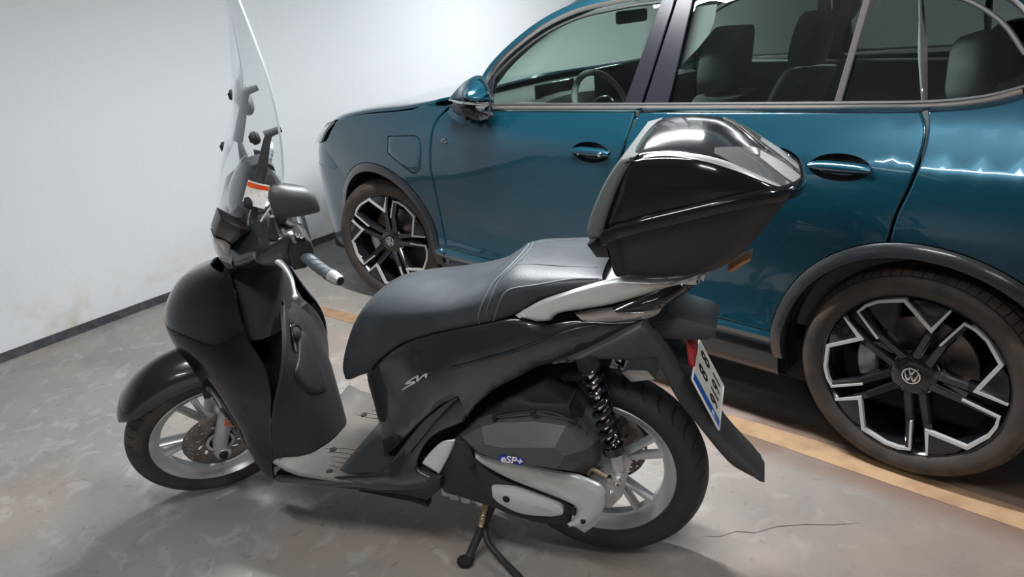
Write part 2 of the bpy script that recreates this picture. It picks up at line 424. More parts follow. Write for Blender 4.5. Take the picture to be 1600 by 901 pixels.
M_BADGEB=mat('dark blue badge',(.02,.03,.25),.3)
M_PLATE=mat('plate white',(.72,.70,.64),.4)
M_INK=mat('black ink',(.012,.012,.012),.5)
M_WARNR=mat('sticker red',(.75,.09,.01),.4)
M_WARNY=mat('sticker yellow',(.85,.5,.03),.4)
M_GRIP=mat('grip rubber',(.075,.088,.10),.5,bump=(250,.3))
M_MIRB=mat('mirror shell',(.045,.048,.05),.5,bump=(300,.2))
M_GREYPAD=mat('grey backrest',(.10,.105,.103),.75,spec=.2,bump=(260,.25))
M_CLEAR=mat('clear reflector lens',(.42,.41,.40),.12,metal=.75,coat=1)
M_FILM=mat('pale lens film',(.55,.55,.54),.25,coat=1)
M_SCREEN=glassmat('clear windscreen',(.90,.925,.925),.02,1.35)
M_EDGE=mat('windscreen edge',(.60,.68,.69),.3)  # pale colour stands in for light caught in the glass edge
M_BIKET=tread_mat('front tyre rubber',.262,42,26,(.022,.021,.021),(.16,.125,.09),.55,'bike')
M_BIKER=tread_mat('rear tyre rubber',.272,36,22,(.026,.026,.026),(.05,.047,.044),.4,'bike')
M_CART=tread_mat('car tyre rubber',.334,72,3,(.024,.022,.021),(.15,.10,.07),.55,'car')
def paint():
    m=mat('blue metallic car paint',(.004,.03,.05),.24,metal=.5,coat=1,coatr=.02,spec=.5); t=nt(m)
    b=t.nodes['Principled BSDF']
    lw=t.nodes.new('ShaderNodeLayerWeight'); lw.inputs[0].default_value=.35
    x=t.nodes.new('ShaderNodeMix'); x.data_type='RGBA'; x.inputs[6].default_value=(.006,.062,.098,1); x.inputs[7].default_value=(.006,.034,.056,1)
    t.links.new(lw.outputs['Facing'],x.inputs[0]); t.links.new(x.outputs[2],b.inputs['Base Color']); return m
M_PAINT=paint()
M_TRIM=mat('dark cladding plastic',(.016,.018,.020),.25,coat=.5)
M_GLASS=glassmat('side window glass',(.74,.88,.82),.0,1.5)
M_GLASSD=glassmat('privacy glass',(.72,.82,.78),.0,1.52)
M_WSG=glassmat('windscreen glass',(.80,.93,.86),.0,1.45)
M_INT=mat('dark cabin trim',(.085,.088,.09),.8)
M_INTL=mat('grey headliner',(.22,.22,.22),.9)
M_SEATC=mat('cabin seat fabric',(.08,.083,.09),.8)
M_DISP=mat('screen glass',(.01,.01,.012),.1)
M_LAMPG=mat('headlamp glass',(.30,.34,.36),.08,metal=.5,coat=1)
M_PILLAR=mat('gloss black pillar',(.012,.012,.016),.25,spec=.12)
M_TUBE=mat('lit tube',(1,1,1),.5,emit=(.93,.97,1.0),es=14)
import numpy as np
def _itp(x,xs,ys): return float(np.interp(x,xs,ys))
PLX=[-.88,-.87,-.845,-.80,-.74,-.66,-.55,-.42,-.25,0,2.2,2.9,3.3,3.5,3.62]
PLY=[.9,.55,.33,.20,.115,.06,.026,.010,.002,0,-.012,-.012,.02,.09,.25]
ZZ=[.18,.25,.32,.40,.46,.55,.66,.78,.88,.96,1.0,1.025,1.05,1.10,1.15,1.20,1.60]
ZY=[.10,.05,.015,-.005,.004,.006,-.004,-.012,-.018,-.022,-.021,-.016,-.004,.017,.037,.062,.262]
def _smooth(xs,ys,sg):
    g=np.arange(xs[0]-.4,xs[-1]+.4,.004); v=np.interp(g,xs,ys)
    lo=g<xs[0]; hi=g>xs[-1]
    v[lo]=ys[0]+(ys[1]-ys[0])/(xs[1]-xs[0])*(g[lo]-xs[0]); v[hi]=ys[-1]+(ys[-1]-ys[-2])/(xs[-1]-xs[-2])*(g[hi]-xs[-1])
    k=np.exp(-.5*(np.arange(-40,41)*.004/sg)**2); k/=k.sum()
    return g,np.convolve(np.pad(v,40,mode='edge'),k,mode='valid')
GX,GY=_smooth(PLX,PLY,.03); HX,HY=_smooth(ZZ,ZY,.011)
def Yb(x,z):
    y=_itp(x,GX,GY)+_itp(z,HX,HY)
    # rear haunch
    h=np.exp(-((x-2.75)/.55)**2)*np.exp(-((z-.86)/.14)**2); 
    f=np.exp(-((x-0.0)/.5)**2)*np.exp(-((z-.84)/.13)**2)
    return float(y-.022*h-.014*f)

# ------------------------------------------------------------------ the garage
def struct(name,v,f,m): return mk(name,v,f,m,kind='structure',sharp=30)
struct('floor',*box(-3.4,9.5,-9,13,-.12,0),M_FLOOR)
struct('ceiling',*box(-3.4,9.5,-9,13,2.62,2.75),M_CEIL)
WA=Vector((-1.21,-1.50,0)); WD=Vector((-.103,1,0)).normalized(); WN=Vector((WD.y,-WD.x,0))
def wallbox(s0,s1,z0,z1,t0,t1):
    v=[]
    for s in (s0,s1):
        for t in (t0,t1):
            for z in (z0,z1): v.append(WA+WD*s+WN*t+Vector((0,0,z)))
    return v,[(0,1,3,2),(4,6,7,5),(0,4,5,1),(2,3,7,6),(0,2,6,4),(1,5,7,3)]
struct('wall_left',*wallbox(-7.6,14.4,0,2.64,-.2,0),M_WALL)
struct('baseboard_left',*wallbox(-7.6,14.4,-.01,.05,-.01,.006),M_BASE)
struct('wall_back',*box(-3.4,9.5,12.9,13.1,0,2.64),M_WALL)
struct('wall_front',*box(-3.4,9.5,-9.1,-8.9,0,2.64),M_FAR)
struct('wall_right',*box(9.4,9.6,-9,13,0,2.64),M_FAR)
# painted bay line, 2 mm of paint on the slab
up=[(-0.402,-0.320,0.000),(-0.029,-0.250,0.000)]; lo=[(-0.299,-0.383,0.000),(0.088,-0.333,0.000)]
UP=[(-1.31,-.485,0),(-.402,-.32,0),(-.029,-.25,0),(1.0,-.10,0),(1.9,-.012,0),(2.45,.030,0),(3.03,.040,0),(5.5,.10,0)]
DN=[(-1.31,-.565,0),(-.299,-.383,0),(.088,-.333,0),(1.0,-.19,0),(2.0,-.090,0),(2.50,-.074,0),(3.05,-.062,0),(5.5,.0,0)]
v=[];f=[]
UPc=cr1(UP,4); DNc=cr1(DN,4)
for a,b_ in zip(UPc,DNc): v+=[(a[0],a[1],.0015),(b_[0],b_[1],.0015)]
for i in range(len(UPc)-1): f.append((2*i,2*i+1,2*i+3,2*i+2))
struct('trim_1',v,f,M_LINE)
for n_,P_ in enumerate(([(2.342,-0.649,0.000),(2.382,-0.617,0.000),(2.409,-0.568,0.000),(2.456,-0.539,0.000),(2.495,-0.472,0.000),(2.558,-0.412,0.000),(2.617,-0.369,0.000),(2.680,-0.309,0.000)],[(1.585,-1.381,0.000),(1.666,-1.344,0.000),(1.756,-1.292,0.000),(1.861,-1.205,0.000),(1.975,-1.131,0.000)])):
    v=[];f=[]
    for i,p in enumerate(P_):
        p=Vector(p); w_=.0016 if 0<i<len(P_)-1 else .0003; v+=[p+Vector((0,w_,.0012)),p+Vector((0,-w_,.0012))]
    for i in range(len(P_)-1): f.append((2*i,2*i+1,2*i+3,2*i+2))
    if n_==0: struct('trim_2',v,f,mat('hairline crack in the slab',(.06,.055,.05),.9))
LLAB=['white batten ceiling light with a bare tube directly above the scooter','white batten ceiling light in the aisle behind the scooter','white batten ceiling light beside the wall ahead of the car bonnet','white batten ceiling light above the aisle behind the blue car','white batten ceiling light over the floor beside the scooter, away from the car','white batten ceiling light near the front wall on the aisle side','white batten ceiling light by the back wall on the wall side','white batten ceiling light by the back wall on the aisle side']
def ceiling_light(i,x,y,z,L,rz,wt):
    o=thing('ceiling_light',LLAB[i],'ceiling light',Matrix.Translation((x,y,z))@Matrix.Rotation(rz,4,'Z'),'tube lights on the garage ceiling')
    mk('housing',*box(-L/2-.02,L/2+.02,-.045,.045,.035,.20,.006),M_WHITE,o)
    mk('tube',*tube([(-L/2,0,0),(L/2,0,0)],.014,12),M_TUBE,o)
    for s in (-1,1): mk('lamp_holder',*box(s*L/2-.012,s*L/2+.012,-.02,.02,-.018,.04,.003),M_WHITE,o)
    l=bpy.data.lights.new('tube_light','AREA'); l.shape='RECTANGLE'; l.size=L; l.size_y=.05; l.energy=wt; l.color=(.97,.985,1.0)
    q=bpy.data.objects.new('tube_light',l); COL.objects.link(q); q.parent=o; q.location=(0,0,-.022)
for i,a in enumerate(LIGHTS): ceiling_light(i,*a)
SURF=[]
# ------------------------------------------------------------------ the blue car (x rearwards, y across, left flank at y=0)
YC=.90
car=thing('car','metallic blue five door car parked beside the wall behind the scooter','car')
def cpair(name,v,f,m,parent=None,t=0,both=True,far=None,dd_=None,**k):
    """part on the near flank and its mirror on the far flank"""
    o=mk(name,v,f,m,parent or car,**k)
    if t: solid(o,t)
    if dd_ is not None: SURF.append((o,dd_,False))
    if both:
        k.pop('out',None)
        q=mk(name,mirr(v,YC),f,m,far or parent or car,**k)
        if t: solid(q,t)
        if dd_ is not None: SURF.append((q,dd_,True))
        return o,q
    return o,None
OUT=(0,-1,0)
R1,R0=.447,.405
def arc(cx,r,z0,n=24,side=1):
    """arch from the front foot over the top to the rear foot, both at height z0"""
    a=math.asin((z0-.356)/r); return [(cx-r*math.cos(a+(PI-2*a)*i/n),0,.356+r*math.sin(a+(PI-2*a)*i/n)) for i in range(n+1)]
fa=arc(0,R1,.70); 
# front fender: outline from pixel-measured seams, corner points doubled
hoodE=[(-0.298,-0.016,1.010),(-0.225,-0.010,1.035),(-0.087,-0.002,1.055),(0.134,0.005,1.074),(0.337,0.012,1.093),(0.448,0.022,1.118)]
seam1=[(0.630,0.021,1.118),(0.581,0.007,1.083),(0.547,-0.011,1.043),(0.517,-0.027,0.960),(0.484,-0.023,0.826),(0.483,-0.011,0.702),(0.485,0.003,0.540),(0.508,-0.006,0.396),(0.484,0.019,0.307)]
FS=[hoodE[0],hoodE[0]]+hoodE[1:]+[seam1[0],seam1[0]]+seam1[1:-1]
rf=[p for p in arc(0,R1,.40) if p[0]>0 and p[2]<seam1[-2][2]+.2]
endf=seam1[-1]
FS+=[endf,endf]
arcpts=[(R1*math.cos(a),0,.356+R1*math.sin(a)) for a in np.linspace(.02,PI-.78,22)]
FS+=[arcpts[0],arcpts[0]]+arcpts[1:-1]+[arcpts[-1],arcpts[-1]]
FS+=[(-.415,0,.80),(-.47,0,.86)]
flap=[(0.182,-0.028,0.964),(0.182,-0.028,0.964),(0.400,-0.026,0.980),(0.400,-0.026,0.980),(0.436,-0.027,0.964),(0.441,-0.027,0.924),(0.415,-0.024,0.820),(0.415,-0.024,0.820),(0.362,-0.021,0.786),(0.314,-0.023,0.791),(0.204,-0.029,0.848),(0.159,-0.030,0.878),(0.159,-0.030,0.878)]
fl2=[(p[0],p[2]) for p in poly_smooth(flap,3)]
v,f=panel(FS,fun=Yb,grid=.035,edge=.007,depth=.007,holes=[fl2],sm=3,gap=.002)
nf,_=cpair('front_fender',v,f,M_PAINT,dd_=0.0,out=OUT,t=.02,sharp=60)
v,f=panel(flap,fun=lambda x,z:Yb(x,z)+.0005,grid=.03,edge=.004,depth=.004,sm=3,gap=.0025)
solid(mk('charge_flap',v,f,M_PAINT,car,out=OUT,sharp=60),.01)
# front door
HC=[[(1.481,-0.030,0.979)][0],[(2.428,-0.037,1.006)][0]]
def hole(c): return [(c[0]+.092*math.cos(a),c[2]+.040*math.sin(a)) for a in np.linspace(0,2*PI,25)[:-1]]
seam2=[(1.669,0.027,1.147),(1.653,-0.002,1.076),(1.633,-0.030,0.986),(1.574,-0.025,0.856),(1.514,-0.016,0.717),(1.446,-0.002,0.551),(1.407,-0.009,0.388)]
beltF=[(0.643,0.021,1.118),(0.896,0.016,1.111),(1.213,0.019,1.122),(1.444,0.021,1.129),(1.663,0.022,1.136)]
sillz=.405
FD=[beltF[0],beltF[0]]+beltF[1:-1]+[beltF[-1],beltF[-1]]+seam2[1:-1]
FD+=[(seam2[-1][0],0,sillz)]*2+[(seam1[-1][0]+.0,0,sillz)]*2+seam1[::-1][1:-1]
v,f=panel(FD,fun=Yb,grid=.045,edge=.006,depth=.007,sm=3,gap=.003,holes=[hole(HC[0])])
nd,_=cpair('front_door',v,f,M_PAINT,dd_=0.0,out=OUT,t=.03,sharp=60)
# rear door
seam3=[(2.620,0.035,1.171),(2.637,0.015,1.126),(2.642,-0.014,1.060),(2.629,-0.044,0.975),(2.603,-0.050,0.889),(2.592,-0.049,0.854)]
beltR=[(1.683,0.022,1.136),(1.940,0.024,1.144),(2.168,0.027,1.153),(2.368,0.030,1.160),(2.513,0.033,1.166),(2.613,0.036,1.171)]
ar=[(2.68+R1*math.cos(a),0,.356+R1*math.sin(a)) for a in np.linspace(PI-.12,PI-1.36,20)]
RD=[beltR[0],beltR[0]]+beltR[1:-1]+[beltR[-1],beltR[-1]]+seam3[1:-1]+[ar[-1],ar[-1]]+ar[::-1][1:-1]+[ar[0],ar[0]]+[(ar[0][0],0,sillz)]*2+[(seam2[-1][0],0,sillz)]*2+seam2[::-1][1:-1]
v,f=panel(RD,fun=Yb,grid=.045,edge=.006,depth=.007,sm=3,gap=.003,holes=[hole(HC[1])])
rd,_=cpair('rear_door',v,f,M_PAINT,dd_=0.0,out=OUT,t=.03,sharp=60)
# quarter panel
ar2=[(2.68+R1*math.cos(a),0,.356+R1*math.sin(a)) for a in np.linspace(PI-1.36,.0,24)]
qb=[(2.624,0.036,1.172),(2.706,0.040,1.180),(2.763,0.045,1.189),(2.818,0.052,1.205),(2.842,0.059,1.217)]
QP=[qb[0],qb[0]]+qb[1:]+[(2.935,0,1.262)]*2+[(2.905,0,1.305),(2.85,0,1.37),(2.76,0,1.448)]+[(2.63,0,1.503)]*2+[(2.63,0,1.560)]*2+[(2.95,0,1.548)]+[(3.25,0,1.515)]*2+[(3.38,0,1.42),(3.46,0,1.30),(3.53,0,1.1),(3.56,0,.8)]+[(3.56,0,.36)]*2+[(ar2[-1][0],0,.36)]*2+ar2[::-1][1:-1]+[ar2[0],ar2[0]]+seam3[::-1][1:-1]
v,f=panel(QP,fun=Yb,grid=.05,edge=.006,depth=.006,sm=3,gap=.003)
cpair('rear_quarter',v,f,M_PAINT,dd_=0.0,out=OUT,t=.02,sharp=60)
# dark arch cladding and sills
def arch(cx,z0,z1,nm):
    v=[];f=[];n=40
    a0=math.asin(max(-1,(z0-.356)/R1)); a1=math.asin(max(-1,(z1-.356)/R1))
    for i in range(n+1):
        a=(PI-a0)-(PI-a0-a1)*i/n
        for r,d in ((R1+.004,-.002),(R1-.008,-.013),(R0+.004,-.014),(R0,-.006),(R0-.002,.05)):
            x=cx+r*math.cos(a); z=.356+r*math.sin(a); v.append((x,Yb(cx+R1*math.cos(a)*.985,.356+R1*math.sin(a)*.985)+d,z))
    for i in range(n):
        for k in range(4): f.append((i*5+k,i*5+k+1,(i+1)*5+k+1,(i+1)*5+k))
    cpair(nm,v,f,M_TRIM,out=OUT,sharp=50)
arch(0,.26,.30,'arch_cladding'); arch(2.68,.30,.27,'arch_cladding')
def well(cx):
    v=[];f=[];n=24
    for i in range(n+1):
        a=PI+.25-(PI+.5)*i/n
        v+=[(cx+R0*math.cos(a),.02,.356+R0*math.sin(a)),(cx+R0*math.cos(a),.34,.356+R0*math.sin(a))]
    for i in range(n): f.append((2*i,2*i+1,2*i+3,2*i+2))
    v2,f2=slab(circ(cx,.356,R0+.01,40),.335,.345,.001)
    b=MB().add(v,f).add(v2,f2); cpair('wheel_arch_liner',b.v,b.f,M_DARK)
well(0); well(2.68)
x0,x1=.43,2.25
rows=[[(x0,Yb(x0,.41)+.006,.41),(1.0,Yb(1,.41)+.006,.41),(x1,Yb(x1,.41)+.006,.41)],
      [(x0,-.018,.392),(1.0,-.020,.392),(x1,-.018,.392)],
      [(x0,-.018,.375),(1.0,-.020,.375),(x1,-.018,.375)],
      [(x0,.02,.33),(1.0,.018,.33),(x1,.02,.33)]]
v,f=sheet(rows,2,6); cpair('sill_panel',v,f,M_PAINT,out=OUT,sharp=25)
rows=[[(x0,.024,.330),(x1,.024,.330)],[(x0,.015,.30),(x1,.015,.30)],[(x0,.03,.22),(x1,.03,.22)],[(x0,.10,.18),(x1,.10,.18)]]
v,f=sheet(rows,3,2); cpair('sill_cladding',v,f,M_TRIM,out=OUT)
mk('underbody',*box(-.75,3.45,.10,1.70,.17,.36,.03),M_DARK,car)
mk('bulkhead',*box(-.6,.30,.36,1.44,.30,.85,.02),M_DARK,car)
# front bumper: plan curve swept down, starting at the arch
def plan(k): # 0..1 from flank to centre
    P=[(-.445,.012),(-.55,.026),(-.66,.06),(-.74,.115),(-.80,.20),(-.845,.33),(-.87,.55),(-.88,.9)]; return P
rows=[]
for z,dx,dy in ((.19,.07,.05),(.24,.02,.012),(.33,0,.0),(.45,-.005,-.004),(.56,-.012,-.004),(.66,-.006,-.012),(.74,.01,-.018)):
    sx=-math.sqrt(max(.0,(R1-.004)**2-(z-.356)**2)); P=plan(0)
    row=[(sx,P[0][1]+dy,z)]+[((x*.98+sx*.02 if i==0 else x)+dx,y+dy*(1 if i<5 else .3),z) for i,(x,y) in enumerate(P[1:])]
    rows.append(row)
v,f=sheet(rows,3,4); v2=mirr(v,YC); n=len(v); bv=list(v)+v2; bf=list(f)+[tuple(i+n for i in q) for q in f]
solid(mk('front_bumper',bv,bf,M_PAINT,car,sharp=60),.01)
# nose above the bumper: grille band and headlamps
rows=[]
for z,dx,dy in ((.73,.012,-.016),(.80,.02,-.010),(.86,.04,-.002),(.92,.075,.012),(.965,.12,.03)):
    P=plan(0); row=[(-.34,P[0][1]+dy+.012,z),(-.42,P[0][1]+dy+.004,z)]+[(x+dx*(.3 if i<1 else .7 if i<2 else 1),y+dy,z) for i,(x,y) in enumerate(P[1:])]
    rows.append(row)
v,f=sheet(rows,3,4); v2=mirr(v,YC); n=len(v)
solid(mk('nose_panel',list(v)+v2,list(f)+[tuple(i+n for i in q) for q in f],M_PAINT,car,sharp=60),.01)
for s in (0,1):
    rows=[[(-.345,.004,1.005),(-.45,.050,.978),(-.60,.125,.950),(-.72,.25,.925),(-.79,.42,.912)],
          [(-.425,.000,.955),(-.51,.028,.938),(-.64,.095,.915),(-.77,.23,.888),(-.825,.40,.88)],
          [(-.505,.006,.890),(-.575,.024,.872),(-.69,.078,.852),(-.80,.22,.838),(-.85,.40,.84)]]
    v,f=sheet(rows,4,5)
    if s: v=mirr(v,YC)
    h=solid(mk('headlamp',v,f,M_LAMPG,car),.012,0)
for z in (.66,.5,.36):
    rows=[[(-.83,.42,z+.04),(-.872,.6,z+.04),(-.885,.9,z+.04),(-.872,1.2,z+.04),(-.83,1.38,z+.04)],[(-.84,.42,z),(-.882,.6,z),(-.895,.9,z),(-.882,1.2,z),(-.84,1.38,z)]]
    mk('grille_bar',*sheet(rows,2,4),M_BLK,car)
# bonnet
H=[];
for x,ze,yc in ((-.84,.905,.915),(-.74,.935,.965),(-.60,.962,1.005),(-.45,.99,1.045),(-.25,1.040,1.085),(0,1.068,1.115),(.25,1.094,1.14),(.50,1.115,1.15)):
    hx=[q[0] for q in hoodE]
    if x>=hx[0]: ze=float(np.interp(x,hx,[q[2] for q in hoodE]))+.004; ye=Yb(x,ze)+.006; yc=max(yc,ze+.035)
    else: ye=float(np.interp(x,[-.84,-.74,-.60,-.45,hx[0]],[.60,.30,.14,.055,Yb(hx[0],ze)+.006]))
    H.append([(x,ye,ze),(x,ye+.03,ze+.018),(x-.0,ye+.14,ze+(yc-ze)*.55),(x-.02,.5,ze+(yc-ze)*.72),(x-.05,.9,yc)])
v,f=sheet(H,4,4); v2=mirr(v,YC); n=len(v)
solid(mk('bonnet',list(v)+v2,list(f)+[tuple(i+n for i in q) for q in f],M_PAINT,car,out=(0,0,1),sharp=50),.012)
# cowl below the windscreen
mk('cowl_panel',*sheet([[(.42,.10,1.10),(.30,.5,1.12),(.24,.9,1.125),(.30,1.3,1.12),(.42,1.70,1.10)],[(.62,.12,1.10),(.52,.5,1.09),(.46,.9,1.085),(.52,1.3,1.09),(.62,1.68,1.10)]],1,5),M_MATTE,car)
# ---- glasshouse
chrB=[(0.889,0.015,1.121),(1.210,0.017,1.132),(1.677,0.021,1.147),(2.165,0.026,1.163),(2.458,0.030,1.173),(2.611,0.034,1.179),(2.704,0.038,1.188),(2.775,0.044,1.201),(2.841,0.055,1.222)]
gl_top=[(0.829,0.059,1.202),(0.879,0.089,1.264),(0.975,0.129,1.344),(1.113,0.167,1.422),(1.280,0.192,1.475),(1.453,0.202,1.497),(1.562,0.207,1.506),(1.659,0.208,1.510)]
gtR=[(p[0],Yb(p[0],p[2]),p[2]) for p in [(1.9,0,1.528),(2.2,0,1.520),(2.45,0,1.500),(2.62,0,1.468)]]
q_top=[(2.739,0.152,1.403),(2.817,0.110,1.320)]
top=gl_top+gtR+q_top[:]+[(2.86,Yb(2.86,1.30),1.285)]
# chrome strips
def strip(name,path,wd,m,parent,d=.006):
    P=cr1(path,5); v=[];f=[]
    for i,p in enumerate(P):
        t=Vector(P[min(i+1,len(P)-1)])-Vector(P[max(i-1,0)]); t.normalize(); nrm=Vector((0,-1,-.45)).normalized(); s=t.cross(nrm).normalized()
        p=Vector(p)
        v+=[p+s*wd/2,p+s*wd/2*.8-Vector((0,d,0)),p-s*wd/2*.8-Vector((0,d,0)),p-s*wd/2]
    for i in range(len(P)-1):
        for k in range(3): f.append((4*i+k,4*i+k+1,4*i+4+k+1,4*i+4+k))
    cpair(name,v,f,m,parent,sharp=60)
strip('chrome_belt_strip',chrB,.022,M_SATIN,car)
TP=[top[0]]+[(p[0]-.012,p[1]+.004,p[2]+.012) for p in top[1:-3]]+[(2.74,Yb(2.74,1.455),1.455),(2.84,Yb(2.84,1.37),1.37),(2.90,Yb(2.9,1.30),1.30),(2.93,Yb(2.93,1.265),1.265)]
strip('chrome_roof_strip',TP,.02,M_SATIN,car)
# window glass (front, rear, rear fixed, quarter)
def gp(name,P,m,dd=.012,**k):
    v,f=panel(P,fun=lambda x,z:Yb(x,z)+dd,grid=.06,edge=0,sm=3)
    return cpair(name,v,f,m,car,out=OUT,dd_=dd,**k)
def bp(x,z): return (x,Yb(x,z),z)
fg=[(0.888,0.023,1.126),(0.888,0.023,1.126),(0.880,0.088,1.262),(0.880,0.088,1.262),(0.977,0.126,1.339),(1.115,0.164,1.417),(1.282,0.190,1.470),(1.454,0.201,1.493),(1.563,0.205,1.503),(1.667,0.208,1.510),(1.667,0.208,1.510),(1.602,0.028,1.149),(1.602,0.028,1.149)]
gp('front_door_glass',fg,M_GLASS)
Bt=[(p[0],p[2]) for p in [(1.777,0.209,1.513),(1.790,0.030,1.155),(2.366,0.035,1.171),(2.356,0.094,1.289),(2.379,0.188,1.476)]]
rg=[bp(*Bt[0])]*2+[bp(*Bt[1])]*2+[bp(*Bt[2])]*2+[bp(Bt[4][0],1.500)]*2+[bp(2.2,1.517)]
gp('rear_door_glass',rg,M_GLASSD)
fx=[(2.388,0.037,1.173),(2.388,0.037,1.173),(2.604,0.040,1.181),(2.604,0.040,1.181),(2.521,0.185,1.471),(2.521,0.185,1.471),(2.404,0.189,1.478),(2.404,0.189,1.478)]
gp('rear_fixed_glass',fx,M_GLASSD)
qg=[(2.625,0.041,1.181),(2.625,0.041,1.181),(2.703,0.045,1.190),(2.775,0.052,1.204),(2.841,0.062,1.225),(2.852,0.067,1.234),(2.852,0.067,1.234),(2.841,0.095,1.289),(2.841,0.095,1.289),(2.788,0.125,1.351),(2.726,0.154,1.408),(2.726,0.154,1.408),(2.633,0.182,1.464),(2.633,0.182,1.464),(2.536,0.183,1.467),(2.536,0.183,1.467)]
gp('quarter_glass',qg,M_GLASSD)
# pillars in gloss black, dividers
def pil(name,P,m,dd=.002,t=.03):
    v,f=panel(P,fun=lambda x,z:Yb(x,z)+dd,grid=.08,edge=.004,depth=.004,sm=2)
    return cpair(name,v,f,m,car,out=OUT,t=t,dd_=dd)
pil('door_pillar',[(1.599,0.029,1.151),(1.599,0.029,1.151),(1.656,0.213,1.521),(1.656,0.213,1.521),(1.713,0.211,1.517),(1.713,0.211,1.517),(1.678,0.030,1.153),(1.678,0.030,1.153)],M_PILLAR)
pil('door_pillar',[(1.687,0.030,1.154),(1.687,0.030,1.154),(1.721,0.211,1.517),(1.721,0.211,1.517),(1.788,0.209,1.513),(1.788,0.209,1.513),(1.792,0.031,1.157),(1.792,0.031,1.157)],M_PILLAR)
pil('window_divider',[(2.365,0.036,1.173),(2.365,0.036,1.173),(2.376,0.188,1.477),(2.376,0.188,1.477),(2.398,0.188,1.475),(2.398,0.188,1.475),(2.388,0.037,1.173),(2.388,0.037,1.173)],M_DIV,.004,.02)
pil('window_divider',[(2.608,0.036,1.180),(2.608,0.036,1.180),(2.526,0.180,1.467),(2.526,0.180,1.467),(2.534,0.179,1.467),(2.534,0.179,1.467),(2.617,0.036,1.180),(2.617,0.036,1.180)],M_STEEL,.0,.02)
pil('mirror_sail',[(0.888,0.023,1.126),(0.888,0.023,1.126),(0.835,0.056,1.197),(0.835,0.056,1.197),(0.879,0.089,1.264),(0.879,0.089,1.264),(0.887,0.041,1.167),(0.887,0.041,1.167)],M_PILLAR)
# seal under the chrome: black frame just inside glass edge
def lineb(name,P,r,m,**k):
    v,f=ctube(P,r,6,4); cpair(name,v,f,m,car,**k)
lineb('window_seal',[(p[0]+.004,p[1]+.008,p[2]-.012) for p in top[:-1]],.007,M_MATTE)
lineb('window_seal',[(p[0],p[1]+.008,p[2]+.012) for p in chrB],.006,M_MATTE)
# cant rail between chrome and roof skin
roofE=[]
for p in top:
    k=float(np.interp(p[0],[.8,1.1,1.7,2.9],[.035,.05,.07,.07]))
    roofE.append((p[0]-float(np.interp(p[0],[.8,1.2,1.7],[.055,.045,.0])),p[1]+k,p[2]+float(np.interp(p[0],[.8,1.2,1.7,2.4,2.75,2.9],[.025,.045,.055,.06,.10,.14]))))
rail=[[(p[0],p[1]-.004,p[2]+.004),((p[0]*.5+q[0]*.5)-.006,(p[1]*.6+q[1]*.4)-.008,(p[2]*.5+q[2]*.5)+.012),q] for p,q in zip(TP,roofE) if p[0]<2.70]
base_out=(.74,.085,1.145)
rail=[[(.80,Yb(.8,1.17)-.002,1.165),(.72,.075,1.165),(.62,.12,1.165)]]+rail
v,f=sheet(rail,3,3); cpair('roof_side_rail',v,f,M_PAINT,out=OUT,t=.0,sharp=80)
# inner lining of the pillar so the frame has depth
lin=[[(a[0]+.012,a[1]+.01,a[2]-.004),(c[0]+.05,c[1]+.04,c[2]-.035),(c[0]+.02,c[1]+.03,c[2]-.005)] for a,b_,c in rail]
v,f=sheet(lin,2,2); cpair('pillar_lining',v,f,M_INT)
# roof
xs=[1.20,1.34,1.55,1.8,2.1,2.45,2.62,2.75,2.95,3.25]; RF=[]
for x in xs:
    e=np.interp(x,[q[0] for q in roofE],[q[1] for q in roofE]); ez=float(np.interp(x,[q[0] for q in roofE],[q[2] for q in roofE])); 
    if x>2.6: ez=float(np.interp(x,[2.62,2.9,3.25],[1.562,1.556,1.522])); e=Yb(x,ez)-.002
    cz=float(np.interp(x,[1.20,1.34,1.8,2.4,3.25],[1.575,1.60,1.655,1.66,1.60]))
    RF.append([(x,e,ez),(x-.01,e+.10,ez+(cz-ez)*.55),(x-.04,.5,ez+(cz-ez)*.85),(x-.06,.9,cz)])
v,f=sheet(RF,4,4); v2=mirr(v,YC); n=len(v)
solid(mk('roof_panel',list(v)+v2,list(f)+[tuple(i+n for i in q) for q in f],M_PAINT,car,out=(0,0,1)),.01)
hl=[[(p[0]+.03,p[1]+.02,p[2]-.035) for p in r] for r in RF]
v,f=sheet(hl,2,3); v2=mirr(v,YC); mk('headliner',list(v)+v2,list(f)+[tuple(i+len(v) for i in q) for q in f],M_INTL,car)
# windscreen
WS=[[(.64,.125,1.155),(.53,.35,1.14),(.46,.6,1.13),(.43,.9,1.125)],
    [(.88,.20,1.335),(.80,.42,1.345),(.74,.65,1.35),(.72,.9,1.352)],
    [(1.20,.285,1.535),(1.13,.48,1.555),(1.10,.68,1.565),(1.09,.9,1.57)]]
v,f=sheet(WS,5,4); v2=mirr(v,YC); mk('windscreen_glass',list(v)+v2,list(f)+[tuple(i+len(v) for i in q) for q in f],M_WSG,car)
hd=[[(1.10,.27,1.49),(1.02,.48,1.50),(.98,.9,1.505)],[(1.22,.29,1.53),(1.16,.48,1.55),(1.12,.9,1.56)]]
v,f=sheet(hd,2,4); v2=mirr(v,YC); mk('windscreen_header',list(v)+v2,list(f)+[tuple(i+len(v) for i in q) for q in f],M_INT,car)
